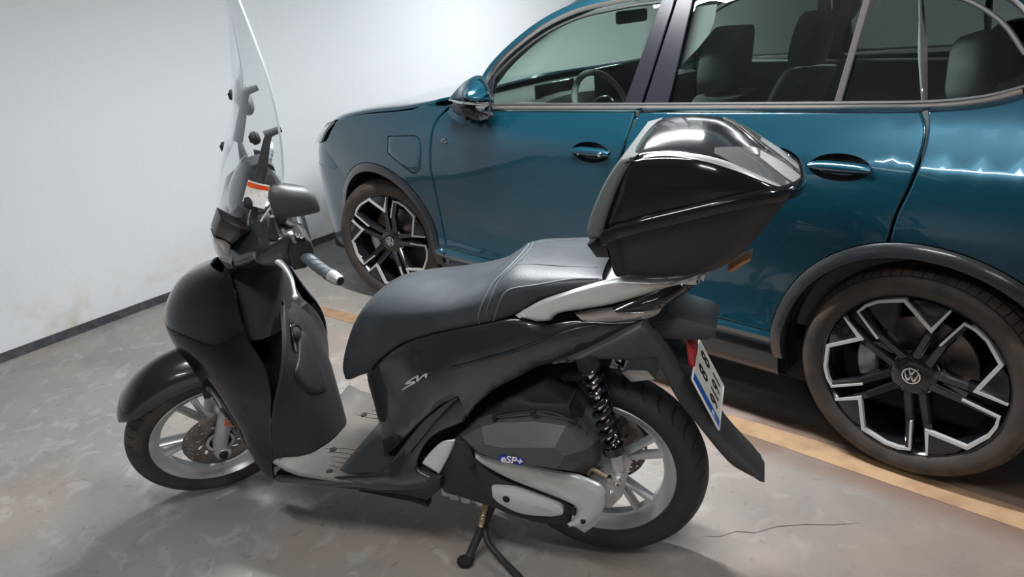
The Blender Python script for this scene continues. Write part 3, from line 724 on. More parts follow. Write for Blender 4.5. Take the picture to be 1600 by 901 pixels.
# rear end
TG=[[(3.25,.27,1.54),(3.24,.5,1.585),(3.20,.9,1.60)],[(3.47,.22,1.32),(3.50,.5,1.33),(3.51,.9,1.34)],[(3.56,.16,1.05),(3.60,.5,1.05),(3.61,.9,1.05)],[(3.58,.12,.7),(3.64,.5,.7),(3.66,.9,.7)],[(3.57,.14,.40),(3.64,.5,.40),(3.66,.9,.40)],[(3.50,.2,.25),(3.55,.5,.25),(3.56,.9,.25)]]
v,f=sheet(TG,3,4); v2=mirr(v,YC); solid(mk('tailgate',list(v)+v2,list(f)+[tuple(i+len(v) for i in q) for q in f],M_PAINT,car,out=(1,0,0)),.012)
v,f=sheet([[(x,Yb(x,z)-.001,z),q] for x,z,q in ((3.25,1.517,(3.25,.27,1.54)),(3.375,1.42,(3.38,.25,1.43)),(3.455,1.30,(3.47,.22,1.32)),(3.525,1.1,(3.56,.17,1.05)),(3.555,.8,(3.58,.15,.75)),(3.555,.36,(3.57,.16,.40)))],3,2); cpair('rear_corner',v,f,M_PAINT)
v,f=sheet([[(3.50,.15,1.12),(3.57,.20,1.12),(3.605,.48,1.12)],[(3.52,.13,.98),(3.60,.19,.98),(3.63,.48,.98)]],3,4); cpair('tail_lamp',v,f,M_RED,t=.012)
# ---- door handles with dish
def handle(px,dr):
    c=px; x,z=c[0],c[2]; y=Yb(x,z)
    for k in (0,1):
        v=[];f=[];n=28;m=6
        for i in range(m+1):
            q=i/m
            for j_ in range(n):
                a=2*PI*j_/n; u=x+.0925*q*math.cos(a); w_=z+.0405*q*math.sin(a); v.append((u,Yb(u,w_)+.040*(1-q**2.2),w_))
        for i in range(m):
            for j_ in range(n): f.append((i*n+j_,i*n+(j_+1)%n,(i+1)*n+(j_+1)%n,(i+1)*n+j_))
        g=[[ (x+s,Yb(x+s,z)-o_,z+h*q) for q,o_ in ((1,-.008),(.7,.006),(-.1,.012),(-1,-.002))] for s,h in ((-.092,.009),(-.07,.015),(-.03,.0175),(.03,.0175),(.07,.015),(.092,.010))]
        gv,gf=sheet(g,3,3)
        lv,lf=lathe([(0,-.030),(.008,-.030),(.009,-.022)],16,c=(x+.062,Yb(x+.062,z)+.004,z))
        if k: v,gv,lv=mirr(v,YC),mirr(gv,YC),mirr(lv,YC)
        d=mk('handle_recess',v,f,M_BLK,dr,sharp=80)
        h=solid(mk('door_handle',gv,gf,M_PAINT,dr),.006)
        if x<2: mk('lock_cap',lv,lf,M_STEEL,h)
handle(HC[0],nd); handle(HC[1],rd)
# ---- wing mirrors, folded against the windows
capP=[(0.688,-0.045,1.153),(0.688,-0.045,1.153),(0.719,-0.045,1.182),(0.777,-0.045,1.221),(0.840,-0.045,1.252),(0.902,-0.045,1.265),(0.946,-0.045,1.247),(0.967,-0.045,1.203),(0.973,-0.045,1.164),(0.973,-0.045,1.164),(0.885,-0.045,1.153),(0.783,-0.045,1.156),(0.783,-0.045,1.156)]
shP=[(0.722,-0.045,1.148),(0.722,-0.045,1.148),(0.789,-0.045,1.145),(0.884,-0.045,1.143),(0.972,-0.045,1.153),(0.972,-0.045,1.153),(0.968,-0.045,1.097),(0.968,-0.045,1.097),(0.942,-0.045,1.082),(0.853,-0.045,1.075),(0.750,-0.045,1.087),(0.716,-0.045,1.114),(0.716,-0.045,1.114)]
for k in (0,1):
    fl=(lambda v:mirr(v,YC)) if k else (lambda v:v)
    v,f=panel(capP,ctrl=[(0.891,-0.120,1.191),(0.952,-0.120,1.206),(0.989,-0.120,1.194),(0.915,-0.100,1.228),(0.962,-0.115,1.174),(0.877,-0.110,1.171)],grid=.015,edge=.008,depth=.012,sm=4)
    m_=solid(mk('wing_mirror',fl(v),f,M_PAINT,car,out=OUT if not k else (0,1,0),sharp=70),.03)
    v,f=panel(shP,ctrl=[(0.865,-0.105,1.129),(0.945,-0.105,1.130),(0.984,-0.105,1.134),(0.958,-0.115,1.153),(0.856,-0.105,1.151),(0.913,-0.080,1.095)],grid=.015,edge=.008,depth=.012,sm=4)
    solid(mk('mirror_lower_shell',fl(v),f,M_MATTE,m_,out=OUT if not k else (0,1,0),sharp=70),.07)
    v,f=ctube([(0.741,-0.075,1.164),(0.829,-0.105,1.163),(0.906,-0.120,1.162),(0.982,-0.125,1.163),(1.019,-0.105,1.164)],[.003,.006,.007,.006,.005],8,4); mk('mirror_signal_strip',fl(v),f,M_STEEL,m_)
    v,f=ctube([(0.925,-0.060,1.265),(0.961,-0.060,1.244),(0.979,-0.060,1.205),(0.990,-0.060,1.172)],.0045,8,4); mk('mirror_rim',fl(v),f,M_STEEL,m_)
    v,f=sheet([[(.70,-.045,1.125),(.76,-.05,1.095),(.83,-.04,1.09)],[(.70,.0,1.125),(.77,.0,1.09),(.84,.0,1.09)],[(.71,.05,1.125),(.79,.055,1.10),(.87,.055,1.11)]],3,3)
    solid(mk('mirror_foot',fl(v),f,M_PAINT,m_),.03)
# ---- cabin
def seat(x,y,parent,h=1.0):
    s=mk('front_seat',*sheet([[(x+.02+a*.0,y-w_,z),(x+.02-.07*1,y-w_*.6,z),(x+.02-.09,y,z),(x+.02-.07,y+w_*.6,z),(x+.02,y+w_,z),(x+.10,y+w_*.8,z),(x+.12,y,z),(x+.10,y-w_*.8,z)] for x,z,w_,a in ((x-.16,.52,.23,0),(x-.10,.68,.25,0),(x-.03,.88,.25,0),(x+.04,1.06,.225,0),(x+.075,1.13,.17,0))],3,3,closed=True,capends=True),M_SEATC,parent)
    mk('headrest',*sheet([[(x+.10-.05,y-w_,z),(x+.10-.07,y,z),(x+.10-.05,y+w_,z),(x+.10+.04,y+w_*.9,z),(x+.10+.06,y,z),(x+.10+.04,y-w_*.9,z)] for x,z,w_ in ((x-.01,1.15,.09),(x,1.20,.135),(x+.015,1.29,.13),(x+.03,1.36,.10),(x+.04,1.385,.05))],3,3,closed=True,capends=True),M_SEATC,s)
    mk('seat_cushion',*box(x-.62,x-.08,y-.25,y+.25,.42,.58,.05),M_SEATC,s)
seat(1.66,.50,car); seat(1.66,1.30,car)
rs=mk('rear_bench',*box(2.50,2.66,.22,1.58,.50,1.12,.06),M_SEATC,car)
for y in (.45,.90,1.35): mk('headrest',*box(2.58,2.69,y-.13,y+.13,1.14,1.34,.045),M_SEATC,rs)
mk('rear_cushion',*box(2.05,2.55,.22,1.58,.42,.56,.05),M_SEATC,rs)
mk('parcel_shelf',*box(2.70,3.40,.2,1.6,1.06,1.08),M_INT,car)
ds=[[(.50,.14,1.10),(.42,.5,1.105),(.40,.9,1.11),(.42,1.3,1.105),(.50,1.66,1.10)],
    [(.86,.14,1.09),(.84,.5,1.12),(.84,.9,1.10),(.84,1.3,1.10),(.86,1.66,1.09)],
    [(.95,.14,1.04),(.93,.5,1.07),(.92,.9,1.05),(.93,1.3,1.04),(.95,1.66,1.04)],
    [(.90,.14,.78),(.88,.5,.80),(.88,.9,.80),(.88,1.3,.80),(.90,1.66,.78)]]
db=mk('dashboard',*sheet(ds,3,4),M_INT,car,sharp=40)
mk('display_screen',*box(.925,.94,.72,1.10,1.03,1.20,.006),M_DISP,db)
mk('instrument_display',*box(.87,.885,.34,.62,1.08,1.17,.005),M_DISP,db)
sw=MB(); c_=Vector((1.15,.50,1.045)); ax=Vector((.90,0,.43)).normalized(); u_=Vector((0,1,0)); w__=ax.cross(u_)
ring=[c_+(u_*math.cos(a)+w__*math.sin(a))*.182 for a in np.linspace(0,2*PI,41)[:-1]]
sw.add(*tube(ring,.015,10,closed=True))
wheel_=sw.mk('steering_wheel',M_INT,db)
hub=MB()
for a in (0,PI,PI*1.5 if w__.z>0 else PI/2):
    hub.add(*tube([c_-ax*.01,c_+(u_*math.cos(a)+w__*math.sin(a))*.175],[.03,.014],8))
hub.add(*ell(tuple(c_),(.04,.085,.065)))
hub.mk('wheel_spokes',M_TRIM,wheel_)
mk('rear_view_mirror',*box(1.02,1.05,.78,1.02,1.395,1.455,.012),M_INT,car)
for k in (0,1):
    b=box(.95,2.6,.09,.16,.40,1.13,.02); b2=b[0] if not k else mirr(b[0],YC); mk('door_lining',b2,b[1],M_INT,car)
    v,f=sheet([[(1.66,Yb(1.66,z)+.05,z),(1.76,Yb(1.7,z)+.05,z)] if z<1.3 else [(1.76,Yb(1.76,z)+.05,z),(1.86,Yb(1.8,z)+.05,z)] for z in (1.12,1.25,1.38,1.50)],3,2)
    mk('pillar_lining',v if not k else mirr(v,YC),f,M_INT,car)
# ---- wheels
def car_wheel():
    R=.0
    w=mk('wheel',*lathe([(.150,.20),(.225,.205),(.238,.12),(.240,.06),(.252,.030),(.262,.012),(.268,.004),(.274,.006),(.274,.014),(.262,.03),(.25,.06),(.248,.14),(.255,.215),(.240,.22),(.150,.21)],72),M_BLK,car,sharp=45)
    prof=[(.266,.012),(.275,.002),(.292,-.008),(.312,-.012),(.330,-.005),(.342,.010),(.350,.028),(.3535,.05),(.3555,.09),(.3555,.15),(.3535,.19),(.348,.215),(.335,.237),(.31,.245),(.28,.240),(.26,.22)]
    mk('tyre',*lathe(prof,96),M_CART,w,sharp=60)
    # ten-bar star, five paired arms; face plane y=0, hub set back
    def pol(r,a): return (r*math.cos(math.radians(a)),r*math.sin(math.radians(a)))
    sp=MB(); wb=MB(); ln=MB()
    for k in range(5):
        o=72*k
        # pair of arms flanking the slot at angle 66+o (in the wheel plane)
        for a_in,a_hub,a_out in ((76,82,73.5),(61,52,59)):
            p0=pol(.045,a_hub+o+(12 if a_in>66 else -12)); p1=pol(.158,a_in+o+(1.5 if a_in>66 else -1.5)); p2=pol(.259,a_out+o)
            def bar(A,B,wa,wb_,ya,yb,d):
                A=Vector((A[0],0,A[1]));B=Vector((B[0],0,B[1]));t=(B-A).normalized(); n=Vector((-t.z,0,t.x))
                v=[A+n*wa+Vector((0,ya+.006,0)),A+n*wa*.6+Vector((0,ya,0)),A-n*wa*.6+Vector((0,ya,0)),A-n*wa+Vector((0,ya+.006,0)),A-n*wa*1.1+Vector((0,ya+d,0)),A+n*wa*1.1+Vector((0,ya+d,0)),
                   B+n*wb_+Vector((0,yb+.006,0)),B+n*wb_*.6+Vector((0,yb,0)),B-n*wb_*.6+Vector((0,yb,0)),B-n*wb_+Vector((0,yb+.006,0)),B-n*wb_*1.1+Vector((0,yb+d,0)),B+n*wb_*1.1+Vector((0,yb+d,0))]
                return v,[(i,(i+1)%6,6+(i+1)%6,6+i) for i in range(6)]+[tuple(range(6)),tuple(range(6,12))]
            sp.add(*bar(p0,p1,.017,.0135,.030,.006,.035)); sp.add(*bar(p1,p2,.0135,.011,.006,.003,.03))
        # dark web between the V of the bright line and the rim
        V=[pol(.256,98+o),pol(.185,77+o),pol(.262,71.5+o),pol(.264,80+o),pol(.264,90+o)]
        v,f=slab([(x,z) for x,z in V],.004,.02,.001); wb.add(v,f); wb.mk('spoke_web',M_BLK,w,sharp=30); wb=MB()
        V=[pol(.262,124+o),pol(.245,133+o),pol(.262,134+o),pol(.266,129+o)]
        wb=MB()
        # bright machined line
        path=[pol(.150,134+o),pol(.252,132.5+o),pol(.2585,125+o),pol(.2605,116+o),pol(.258,99+o),pol(.181,76.5+o),pol(.2635,71.3+o)]
        wd=[.0032,.0035,.0048,.0048,.0055,.0055,.0032]
        L_=[];R_=[]
        for i,p in enumerate(path):
            p=np.array(p); a=np.array(path[max(i-1,0)]); b=np.array(path[min(i+1,len(path)-1)])
            d1=(p-a); d2=(b-p); l1=np.linalg.norm(d1) or 1; l2=np.linalg.norm(d2) or 1
            t=d1/l1+d2/l2; t/=np.linalg.norm(t); n_=np.array((-t[1],t[0])); c=1
            if 0<i<len(path)-1:
                n1=np.array((-d1[1],d1[0]))/l1; c=min(2.2,1/max(.45,abs(n_@n1)))
            L_.append(tuple(p+n_*wd[i]*c)); R_.append(tuple(p-n_*wd[i]*c))
        ya=[.0015,-.001,-.001,-.001,-.001,-.001,0]
        v=[];f=[]
        for (a,b_),y_ in zip(zip(L_,R_),ya): v+=[(a[0],y_-.001,a[1]),(b_[0],y_-.001,b_[1]),(a[0],y_+.014,a[1]),(b_[0],y_+.014,b_[1])]
        for i in range(6):
            q=4*i; f+=[(q,q+1,q+5,q+4),(q,q+4,q+6,q+2),(q+1,q+3,q+7,q+5)]
        f+=[(0,2,3,1),(24,25,27,26)]
        ln.add(v,f)
    sp.mk('spokes',M_BLK,w,sharp=30); ln.mk('machined_edge',M_SIL,w,sharp=30)
    h=mk('hub',*lathe([(0,.028),(.030,.028),(.032,.022),(.036,.022),(.060,.026),(.078,.036),(.085,.05),(.085,.09)],40),M_BLK,w,sharp=35)
    for k in range(5):
        a=math.radians(72*k+30); mk('wheel_bolt',*lathe([(0,.040),(.005,.040),(.0095,.024),(.011,.024),(.0115,.04)],12,c=(.056*math.cos(a),0,.056*math.sin(a))),M_DARK,w)
    cap=mk('centre_cap',*lathe([(0,.0205),(.026,.021),(.030,.0235),(.031,.03)],32),M_BLK,w)
    em=MB(); em.add(*lathe([(.0235,.0195),(.0235,.017),(.0275,.017),(.0275,.0205)],36))
    def st(a,b_,wd=.0027):
        a=np.array(a);b_=np.array(b_);t=b_-a;t/=np.linalg.norm(t);n_=np.array((-t[1],t[0]))*wd
        em.add(*slab([tuple(a+n_),tuple(a-n_),tuple(b_-n_),tuple(b_+n_)],.017,.0205,.0003))
    # V over W inside the ring; x to the right seen from outside
    st((-.0085,.0215),(0,.004)); st((.0085,.0215),(0,.004))
    st((-.0205,.0115),(-.0095,-.0185)); st((-.0095,-.0185),(0,.000)); st((0,.000),(.0095,-.0185)); st((.0095,-.0185),(.0205,.0115))
    em.mk('emblem',M_STEEL,cap,sharp=30)
    mk('brake_disc',*lathe([(.07,.085),(.09,.085),(.09,.11),(.165,.11),(.165,.135),(.07,.135)],56),M_DISC,w,sharp=30)
    cal=[(.125*math.cos(a),.125*math.sin(a)) for a in np.linspace(PI*.93,PI*1.13,6)]+[(.185*math.cos(a),.185*math.sin(a)) for a in np.linspace(PI*1.13,PI*.93,6)]
    mk('brake_caliper',*slab(cal,.075,.15,.008),M_ALU,w)
    mk('axle_drum',*lathe([(0,.09),(.06,.09),(.07,.10),(.07,.2)],32),M_DARK,w)
    return w
W0=car_wheel()
def place_wheel(w,x,y,rz,spin):
    w.matrix_basis=Matrix.Translation((x,y,.356))@Matrix.Rotation(rz,4,'Z')@Matrix.Rotation(spin,4,'Y')
place_wheel(W0,2.68,0,0,0)
def dupw(src):
    r=src.copy(); COL.objects.link(r)
    for ch in list(src.children):
        c=ch.copy(); COL.objects.link(c); c.parent=r
        for g in list(ch.children): d=g.copy(); COL.objects.link(d); d.parent=c
    return r
w=dupw(W0); place_wheel(w,.0,0,.276,math.radians(-11.7))
w=dupw(W0); place_wheel(w,2.68,1.80,PI,0.3)
w=dupw(W0); place_wheel(w,0,1.80,PI+.276,1.0)
# R badge on the front door below the mirror
bd=[(0.615,-0.026,0.963)][0]
g=MB()
def bst(pts,wd=.0024):
    P=[(bd[0]+x,Yb(bd[0]+x,bd[2]+z)-.002,bd[2]+z) for x,z in pts]; g.add(*ctube(P,wd,6,4))
bst([(-.014,.011),(.0,.012),(.013,.010),(.017,.004),(.010,-.001),(.003,-.001)]); bst([(-.020,.002),(-.011,.003),(0,-.004),(.017,-.012)],.0028); bst([(-.006,.003),(.0,.004),(.006,-.006)],.0013)
g.mk('door_badge',M_STEEL,nd)

# ------------------------------------------------------------------ the scooter (root frame: x rearwards from rear axle, y=0 centre plane, near side y<0)
RZ=Matrix.Rotation(0.4513,4,'Z')@Matrix.Rotation(0.0127,4,'X')
scoot=thing('scooter','dark grey scooter with tall clear windscreen and black top box on its centre stand','scooter',Matrix.Translation((2.1279,-.8458,.001))@RZ)
PV=Vector((-1.438,0,0)); AXS=Vector((math.sin(math.radians(26)),0,math.cos(math.radians(26))))
ST=Matrix.Translation(PV)@Matrix.Rotation(.8394,4,AXS)@Matrix.Translation(-PV)
def part(name,vf,m,parent=None,**k): return mk(name,vf[0],vf[1],m,parent or scoot,**k)
def pair(name,vf,m,parent=None,t=0,**k):
    a=part(name,vf,m,parent,**k); q=part(name,(mirr(vf[0]),vf[1]),m,parent,**{x:y for x,y in k.items() if x!='out'})
    if t: solid(a,t); solid(q,t)
    return a
# ---- wheels
def bike_wheel(name,R,wd,mt,frame,cen,nsp,a0,rimw):
    mw=frame@Matrix.Translation(cen)
    rl=.2165; h=rimw
    w=mk(name,*lathe([(rl,-h),(rl-.004,-h-.002),(.207,-h+.004),(.200,-h+.014),(.190,-h*.45),(.184,-h*.35),(.178,-h*.33),(.178,h*.33),(.184,h*.35),(.190,h*.45),(.200,h-.014),(.207,h-.004),(rl-.004,h+.002),(rl,h),(.200,h-.02),(.198,0),(.200,-h+.02)],88,closed=True),M_WHEEL,scoot,sharp=40,mw=mw)
    T=R-.2165; pr=[]
    for i in range(17):
        a=-PI*.62+PI*1.24*i/16
        pr.append((R-T*.60+T*.60*math.cos(a)**1 if abs(a)<PI/2 else R-T*.60+T*.62*math.cos(a), wd*math.sin(a) if abs(a)<PI/2 else wd*math.sin(a)))
    pr=[(rl-.006,-h+.004)]+pr+[(rl-.006,h-.004)]
    mk('tyre',*lathe(pr,128),mt,w,sharp=70)
    sp=MB()
    for k in range(5):
        a=a0+72*k
        for s in (-1,1):
            def P(r,aa,y): return Vector((r*math.cos(math.radians(aa)),y,r*math.sin(math.radians(aa))))
            A=P(.035,a+s*14,0); B=P(.085,a+s*5.5,0); C=P(.183,a+s*nsp,0)
            v=[];
            pts=[A,B,C]; ws=[(.016,.022),(.0085,.019),(.0095,.018)]
            for i,(q,(w1,w2)) in enumerate(zip(pts,ws)):
                t=(pts[min(i+1,2)]-pts[max(i-1,0)]).normalized(); n=Vector((-t.z,0,t.x))
                for e,g_ in ((1,-.55),(.45,-1),(-.45,-1),(-1,-.55),(-1,.55),(-.45,1),(.45,1),(1,.55)): v.append(q+n*w1*e+Vector((0,w2*g_,0)))
            f=[(8*i+j,8*i+(j+1)%8,8*i+8+(j+1)%8,8*i+8+j) for i in range(2) for j in range(8)]+[tuple(range(8)),tuple(range(16,24))]
            sp.add(v,f)
    sp.mk('spokes',M_WHEEL,w,sharp=45)
    mk('hub',*lathe([(.0,-.055),(.022,-.055),(.026,-.045),(.040,-.04),(.048,-.02),(.048,.02),(.040,.04),(.026,.045),(.0,.05)],36),M_ALU,w)
    return w
def disc(name,r,hub,y,parent,nh):
    D=MB(); n=96
    # ring with drilled holes: built as panel with holes
    hs=[]
    for k in range(nh):
        a=2*PI*k/nh
        for rr,da in ((r-.010,0),(r-.020,.5),(r-.030,.0)):
            if (k+int(rr*1000))%1==0:
                c=(rr*math.cos(a+da*2*PI/nh),rr*math.sin(a+da*2*PI/nh)); hs.append([(c[0]+.0034*math.cos(t),c[1]+.0034*math.sin(t)) for t in np.linspace(0,2*PI,8)[:-1]])
    for k in range(12):
        a=2*PI*k/12; c=r-.052
        hs.append([((c+.010*math.cos(t))*math.cos(a+.10*math.sin(t)+.25*math.cos(t)*.4),(c+.010*math.cos(t))*math.sin(a+.10*math.sin(t)+.25*math.cos(t)*.4)) for t in np.linspace(0,2*PI,11)[:-1]])
    hs.append(circ(0,0,hub,28))
    v,f=panel([(x,0,z) for x,z in circ(0,0,r,64)],fun=lambda x,z:y,grid=.05,edge=0,sm=1,holes=hs)
    o=mk(name,v,f,M_DISC,parent,sharp=30); solid(o,.004,0); return o
I4=Matrix.Identity(4)
fw=bike_wheel('front_wheel',.283,.052,M_BIKET,ST,Vector((-1.353,0,.283)),9,106,.036)
fd=disc('brake_disc',.118,.04,-.058,fw,20)
mk('disc_carrier',*lathe([(.030,-.062),(.045,-.060),(.052,-.057),(.052,-.052),(.03,-.05)],36,closed=True),M_DARK,fd)
mk('sensor_ring',*lathe([(.036,-.068),(.046,-.068),(.046,-.066),(.036,-.066)],48,closed=True),M_ALU,fd)
rw=bike_wheel('rear_wheel',.299,.060,M_BIKER,I4,Vector((0,0,.299)),9,-48,.041)
rdk=disc('brake_disc',.118,.05,.075,rw,20)
# ---- forks, caliper, reflector
FA=Vector((-1.353,0,.283))
RFP=[(-1.274,-0.115,0.459),(-1.256,-0.115,0.443),(-1.265,-0.115,0.373),(-1.302,-0.115,0.395),(-1.294,-0.115,0.417),(-1.280,-0.115,0.438)]
for s in (-1,1):
    y=.088*s
    b=MB()
    b.add(*ctube([(-1.357,y,.262),(-1.352,y,.30),(-1.290,y,.43),(-1.235,y,.545)],[.021,.024,.023,.0215],16,5))
    b.add(*lathe([(0,-.024),(.022,-.024),(.026,-.018),(.026,.018),(.022,.024),(0,.024)],20,c=(-1.356,y,.266)))
    fk=b.mk('fork_leg',M_ALU,scoot,mw=ST)
    mk('fork_tube',*tube([(-1.24,y,.535),(-1.10,y,.80)],.0165,14),M_STEEL,fk)
    mk('axle_cap',*lathe([(0,-.034*1),(.012,-.034),(.015,-.028),(.015,-.015)] if s<0 else [(0,.034),(.012,.034),(.015,.028),(.015,.015)],16,c=(-1.356,y,.266)),M_DARK,fk)
    mk('reflector',*slab([(p[0]-.010,p[2]) for p in RFP],s*.115,s*.092,.003),M_ORANGE,fk)
part('brake_caliper',slab([(-1.275,.245),(-1.205,.265),(-1.19,.32),(-1.215,.365),(-1.27,.345),(-1.29,.29)],-.085,-.035,.010),M_DARK,mw=ST)
part('brake_hose',ctube([(-1.22,-.075,.35),(-1.19,-.09,.42),(-1.17,-.06,.52),(-1.13,-.03,.65)],.005,8),M_DARK,mw=ST)
# ---- front mudguard
rows=[]
for a,rc,rs,w_ in ((136,.325,.318,.030),(131,.333,.305,.052),(124,.345,.295,.064),(112,.360,.288,.070),(98,.370,.286,.073),(82,.372,.286,.075),(64,.365,.288,.074),(46,.352,.292,.070),(30,.340,.296,.066)):
    def Q(r,y): return (-1.353+r*math.cos(math.radians(a)),y,.283+r*math.sin(math.radians(a)))
    rows.append([Q(rs,-w_),Q(rs+(rc-rs)*.45,-w_*1.04),Q(rs+(rc-rs)*.82,-w_*.72),Q(rc,-w_*.25),Q(rc,w_*.25),Q(rs+(rc-rs)*.82,w_*.72),Q(rs+(rc-rs)*.45,w_*1.04),Q(rs,w_)])
solid(part('front_mudguard',sheet(rows,4,4),M_BODY,mw=ST,sharp=60),.004,0)
part('mudguard_stay',slab([(-1.33,.52),(-1.24,.50),(-1.22,.60),(-1.30,.62)],-.092,-.072,.005),M_MATTE,mw=ST)
# ---- leg shield: outer painted cowl (left half mirrored)
CR=[ (.885,[(-1.19,0),(-1.165,-.05),(-1.12,-.085),(-1.08,-.105),(-1.04,-.115)]),
     (.845,[(-1.295,0),(-1.265,-.07),(-1.19,-.115),(-1.09,-.140),(-1.01,-.150)]),
     (.79, [(-1.350,0),(-1.32,-.085),(-1.245,-.140),(-1.10,-.168),(-.99,-.178)]),
     (.72, [(-1.385,0),(-1.35,-.095),(-1.27,-.155),(-1.10,-.188),(-.965,-.195)]),
     (.64, [(-1.372,0),(-1.335,-.10),(-1.245,-.165),(-1.08,-.205),(-.925,-.203)]),
     (.56, [(-1.325,-.01),(-1.295,-.10),(-1.21,-.168),(-1.07,-.213),(-.920,-.212)]),
     (.48, [(-1.262,-.080),(-1.23,-.128),(-1.155,-.177),(-1.06,-.215),(-.938,-.218)]),
     (.39, [(-1.160,-.140),(-1.13,-.168),(-1.085,-.196),(-1.02,-.22),(-.953,-.224)]),
     (.30, [(-1.06,-.188),(-1.048,-.199),(-1.03,-.213),(-1.0,-.222),(-.966,-.228)]),
     (.262,[(-1.03,-.205),(-1.02,-.210),(-1.005,-.218),(-.99,-.223),(-.97,-.228)])]
rows=[[(x,y,z) for x,y in r] for z,r in CR]
v,f=sheet(rows,4,5)
b=MB().add(v,f).add([(x-.075*min(1,max(0,(x+1.18)/.2)),y,z) for x,y,z in mirr(v)],f)
solid(b.mk('front_cowl',M_COWL,scoot,sharp=60),.006,1)
# inner panel facing the rider
IN=[(.775,(-.93,-.075),(-.952,0)),(.755,(-.905,-.115),(-.94,0)),(.71,(-.888,-.150),(-.920,0)),(.65,(-.886,-.178),(-.902,0)),(.58,(-.902,-.197),(-.888,0)),(.50,(-.930,-.213),(-.877,0)),(.40,(-.951,-.223),(-.870,0)),(.30,(-.966,-.228),(-.865,0))]
rows=[]
for z,e,r in IN:
    ex,ey=e; rx=r[0]; kr=float(np.interp(z,[.5,.58,.65,.71,.755,.775],[1,.88,.74,.60,.48,.45]))
    rows.append([(ex,ey,z),(ex+.010,ey*.93,z),(rx*.55+ex*.45+.010,ey*.62,z),(rx-.004,ey*.28,z),(rx,0,z),(rx-.012,-ey*.25*kr,z),(rx*.4+ex*.6-.045,-ey*.62*kr,z),(ex-.06,-ey*.90*kr,z),(ex-.07,-ey*kr,z)])
solid(part('inner_leg_shield',sheet(rows,4,4),M_MATTE,out=(1,0,0),sharp=50),.005)
IF=rbf([(y,z,x) for r in rows for x,y,z in r])
# glove box lid and key switch surround on the near half
gl=[(-.140,.585),(-.105,.612),(-.045,.665),(-.028,.668),(-.015,.63),(-.012,.478),(-.050,.470),(-.100,.500)]
v,f=panel([(0,y,z) for y,z in gl],fun=lambda y,z:IF(y,z)+.006,grid=.02,edge=.006,depth=-.006,sm=3,proj='yz')
solid(part('glove_box_lid',(v,f),M_MATTE,out=(1,0,0)),.004)
ks=[(-.125,.665),(-.095,.728),(-.050,.725),(-.045,.68),(-.085,.630)]
v,f=panel([(0,y,z) for y,z in ks],fun=lambda y,z:IF(y,z)+.004,grid=.02,edge=.004,depth=-.004,sm=3,proj='yz')
kb=solid(part('key_surround',(v,f),M_BLK,out=(1,0,0)),.004)
kc=Vector((IF(-.082,.685)+.006,-.082,.685))
mk('key_switch',*lathe([(0,.014),(.010,.014),(.017,.010),(.022,.003),(.026,0),(.030,.003),(.032,-.004)],24,axis='x',c=kc),M_DARK,kb)
mk('screw',*lathe([(0,.004),(.005,.004),(.006,0)],10,axis='x',c=(IF(-.208,.335)+.003,-.208,.335)),M_DARK,scoot)
# neck cover and black core behind the cowl
part('steering_neck',sheet([[(-1.16,-.06,.70),(-1.10,-.14,.70),(-.96,-.155,.70),(-.93,0,.70),(-.99,.12,.70),(-1.10,.13,.70),(-1.16,.06,.70)],[(-1.13,-.05,.86),(-1.07,-.11,.86),(-1.0,-.10,.86),(-.96,0,.86),(-1.02,.08,.86),(-1.07,.09,.86),(-1.13,.05,.86)],[(-1.08,-.04,.94),(-1.04,-.06,.94),(-.99,-.05,.94),(-.97,0,.94),(-1.0,.05,.94),(-1.04,.06,.94),(-1.08,.04,.94)]],3,3,closed=True,capends=True),M_DARK)
part('frame_core',slab([(-1.05,.34),(-.93,.33),(-.94,.72),(-1.12,.80),(-1.2,.6)],-.08,.07,.01),M_DARK)
# ---- footboard
FB=[(1.383,-1.497,0.295),(1.383,-1.497,0.295),(1.516,-1.411,0.295),(1.600,-1.332,0.295),(1.639,-1.268,0.295),(1.639,-1.268,0.295),(1.629,-1.232,0.295),(1.629,-1.232,0.295),(1.560,-1.209,0.295),(1.435,-1.141,0.295),(1.435,-1.141,0.295),(1.326,-1.083,0.295),(1.216,-1.031,0.295),(1.216,-1.031,0.295),(1.211,-1.061,0.295),(1.178,-1.127,0.295),(1.178,-1.127,0.295)]
FBp=[(-.962,-.232),(-.962,-.232),(-.80,-.238),(-.70,-.232),(-.632,-.205),(-.60,-.185),(-.60,-.185),(-.60,.185),(-.60,.185),(-.632,.205),(-.70,.232),(-.80,.238),(-.962,.232),(-.962,.232)]
v,f=panel([(x,y,0) for x,y in FBp],fun=lambda x,y:.295+max(0,(-.90-x))*.55+max(0,(abs(y)-.19))*.12,grid=.03,edge=.012,depth=-.010,sm=4,proj='xy')
fb=solid(part('footboard',(v,f),M_FLRM,out=(0,0,1)),.012)
for k in (-1,1):
    for cx,cy in ((-.80,-.205),(-.70,-.195),(-.80,-.13)):
        pass
for s in (-1,1):
    ribs=MB()
    for i in range(6):
        w_=.13-.012*i
        P=[(-.865+.02*i,s*(.100+.018*i),.2965),(-.80,s*(.088+.022*i),.297),(-.72,s*(.095+.022*i),.297),(-.655,s*(.125+.014*i),.2965)]
        ribs.add(*ctube([(q_[0],q_[1],q_[2]-.0010) for q_ in P],.0012,6,5))
    ribs.mk('grip_ribs',M_FLRM,fb)

for s in (-1,1):
    for x,y in ((-.785,.205),(-.685,.185),(-.835,.10)):
        mk('footboard_slot',*slab(circ(x,s*y,.011,14),.2985,.290,.001,ax='z'),M_DARK,fb)
mk('battery_lid',*slab([(-.675,-.085),(-.61,-.10),(-.61,.10),(-.675,.085)],.300,.292,.003,ax='z'),M_FLRM,fb)
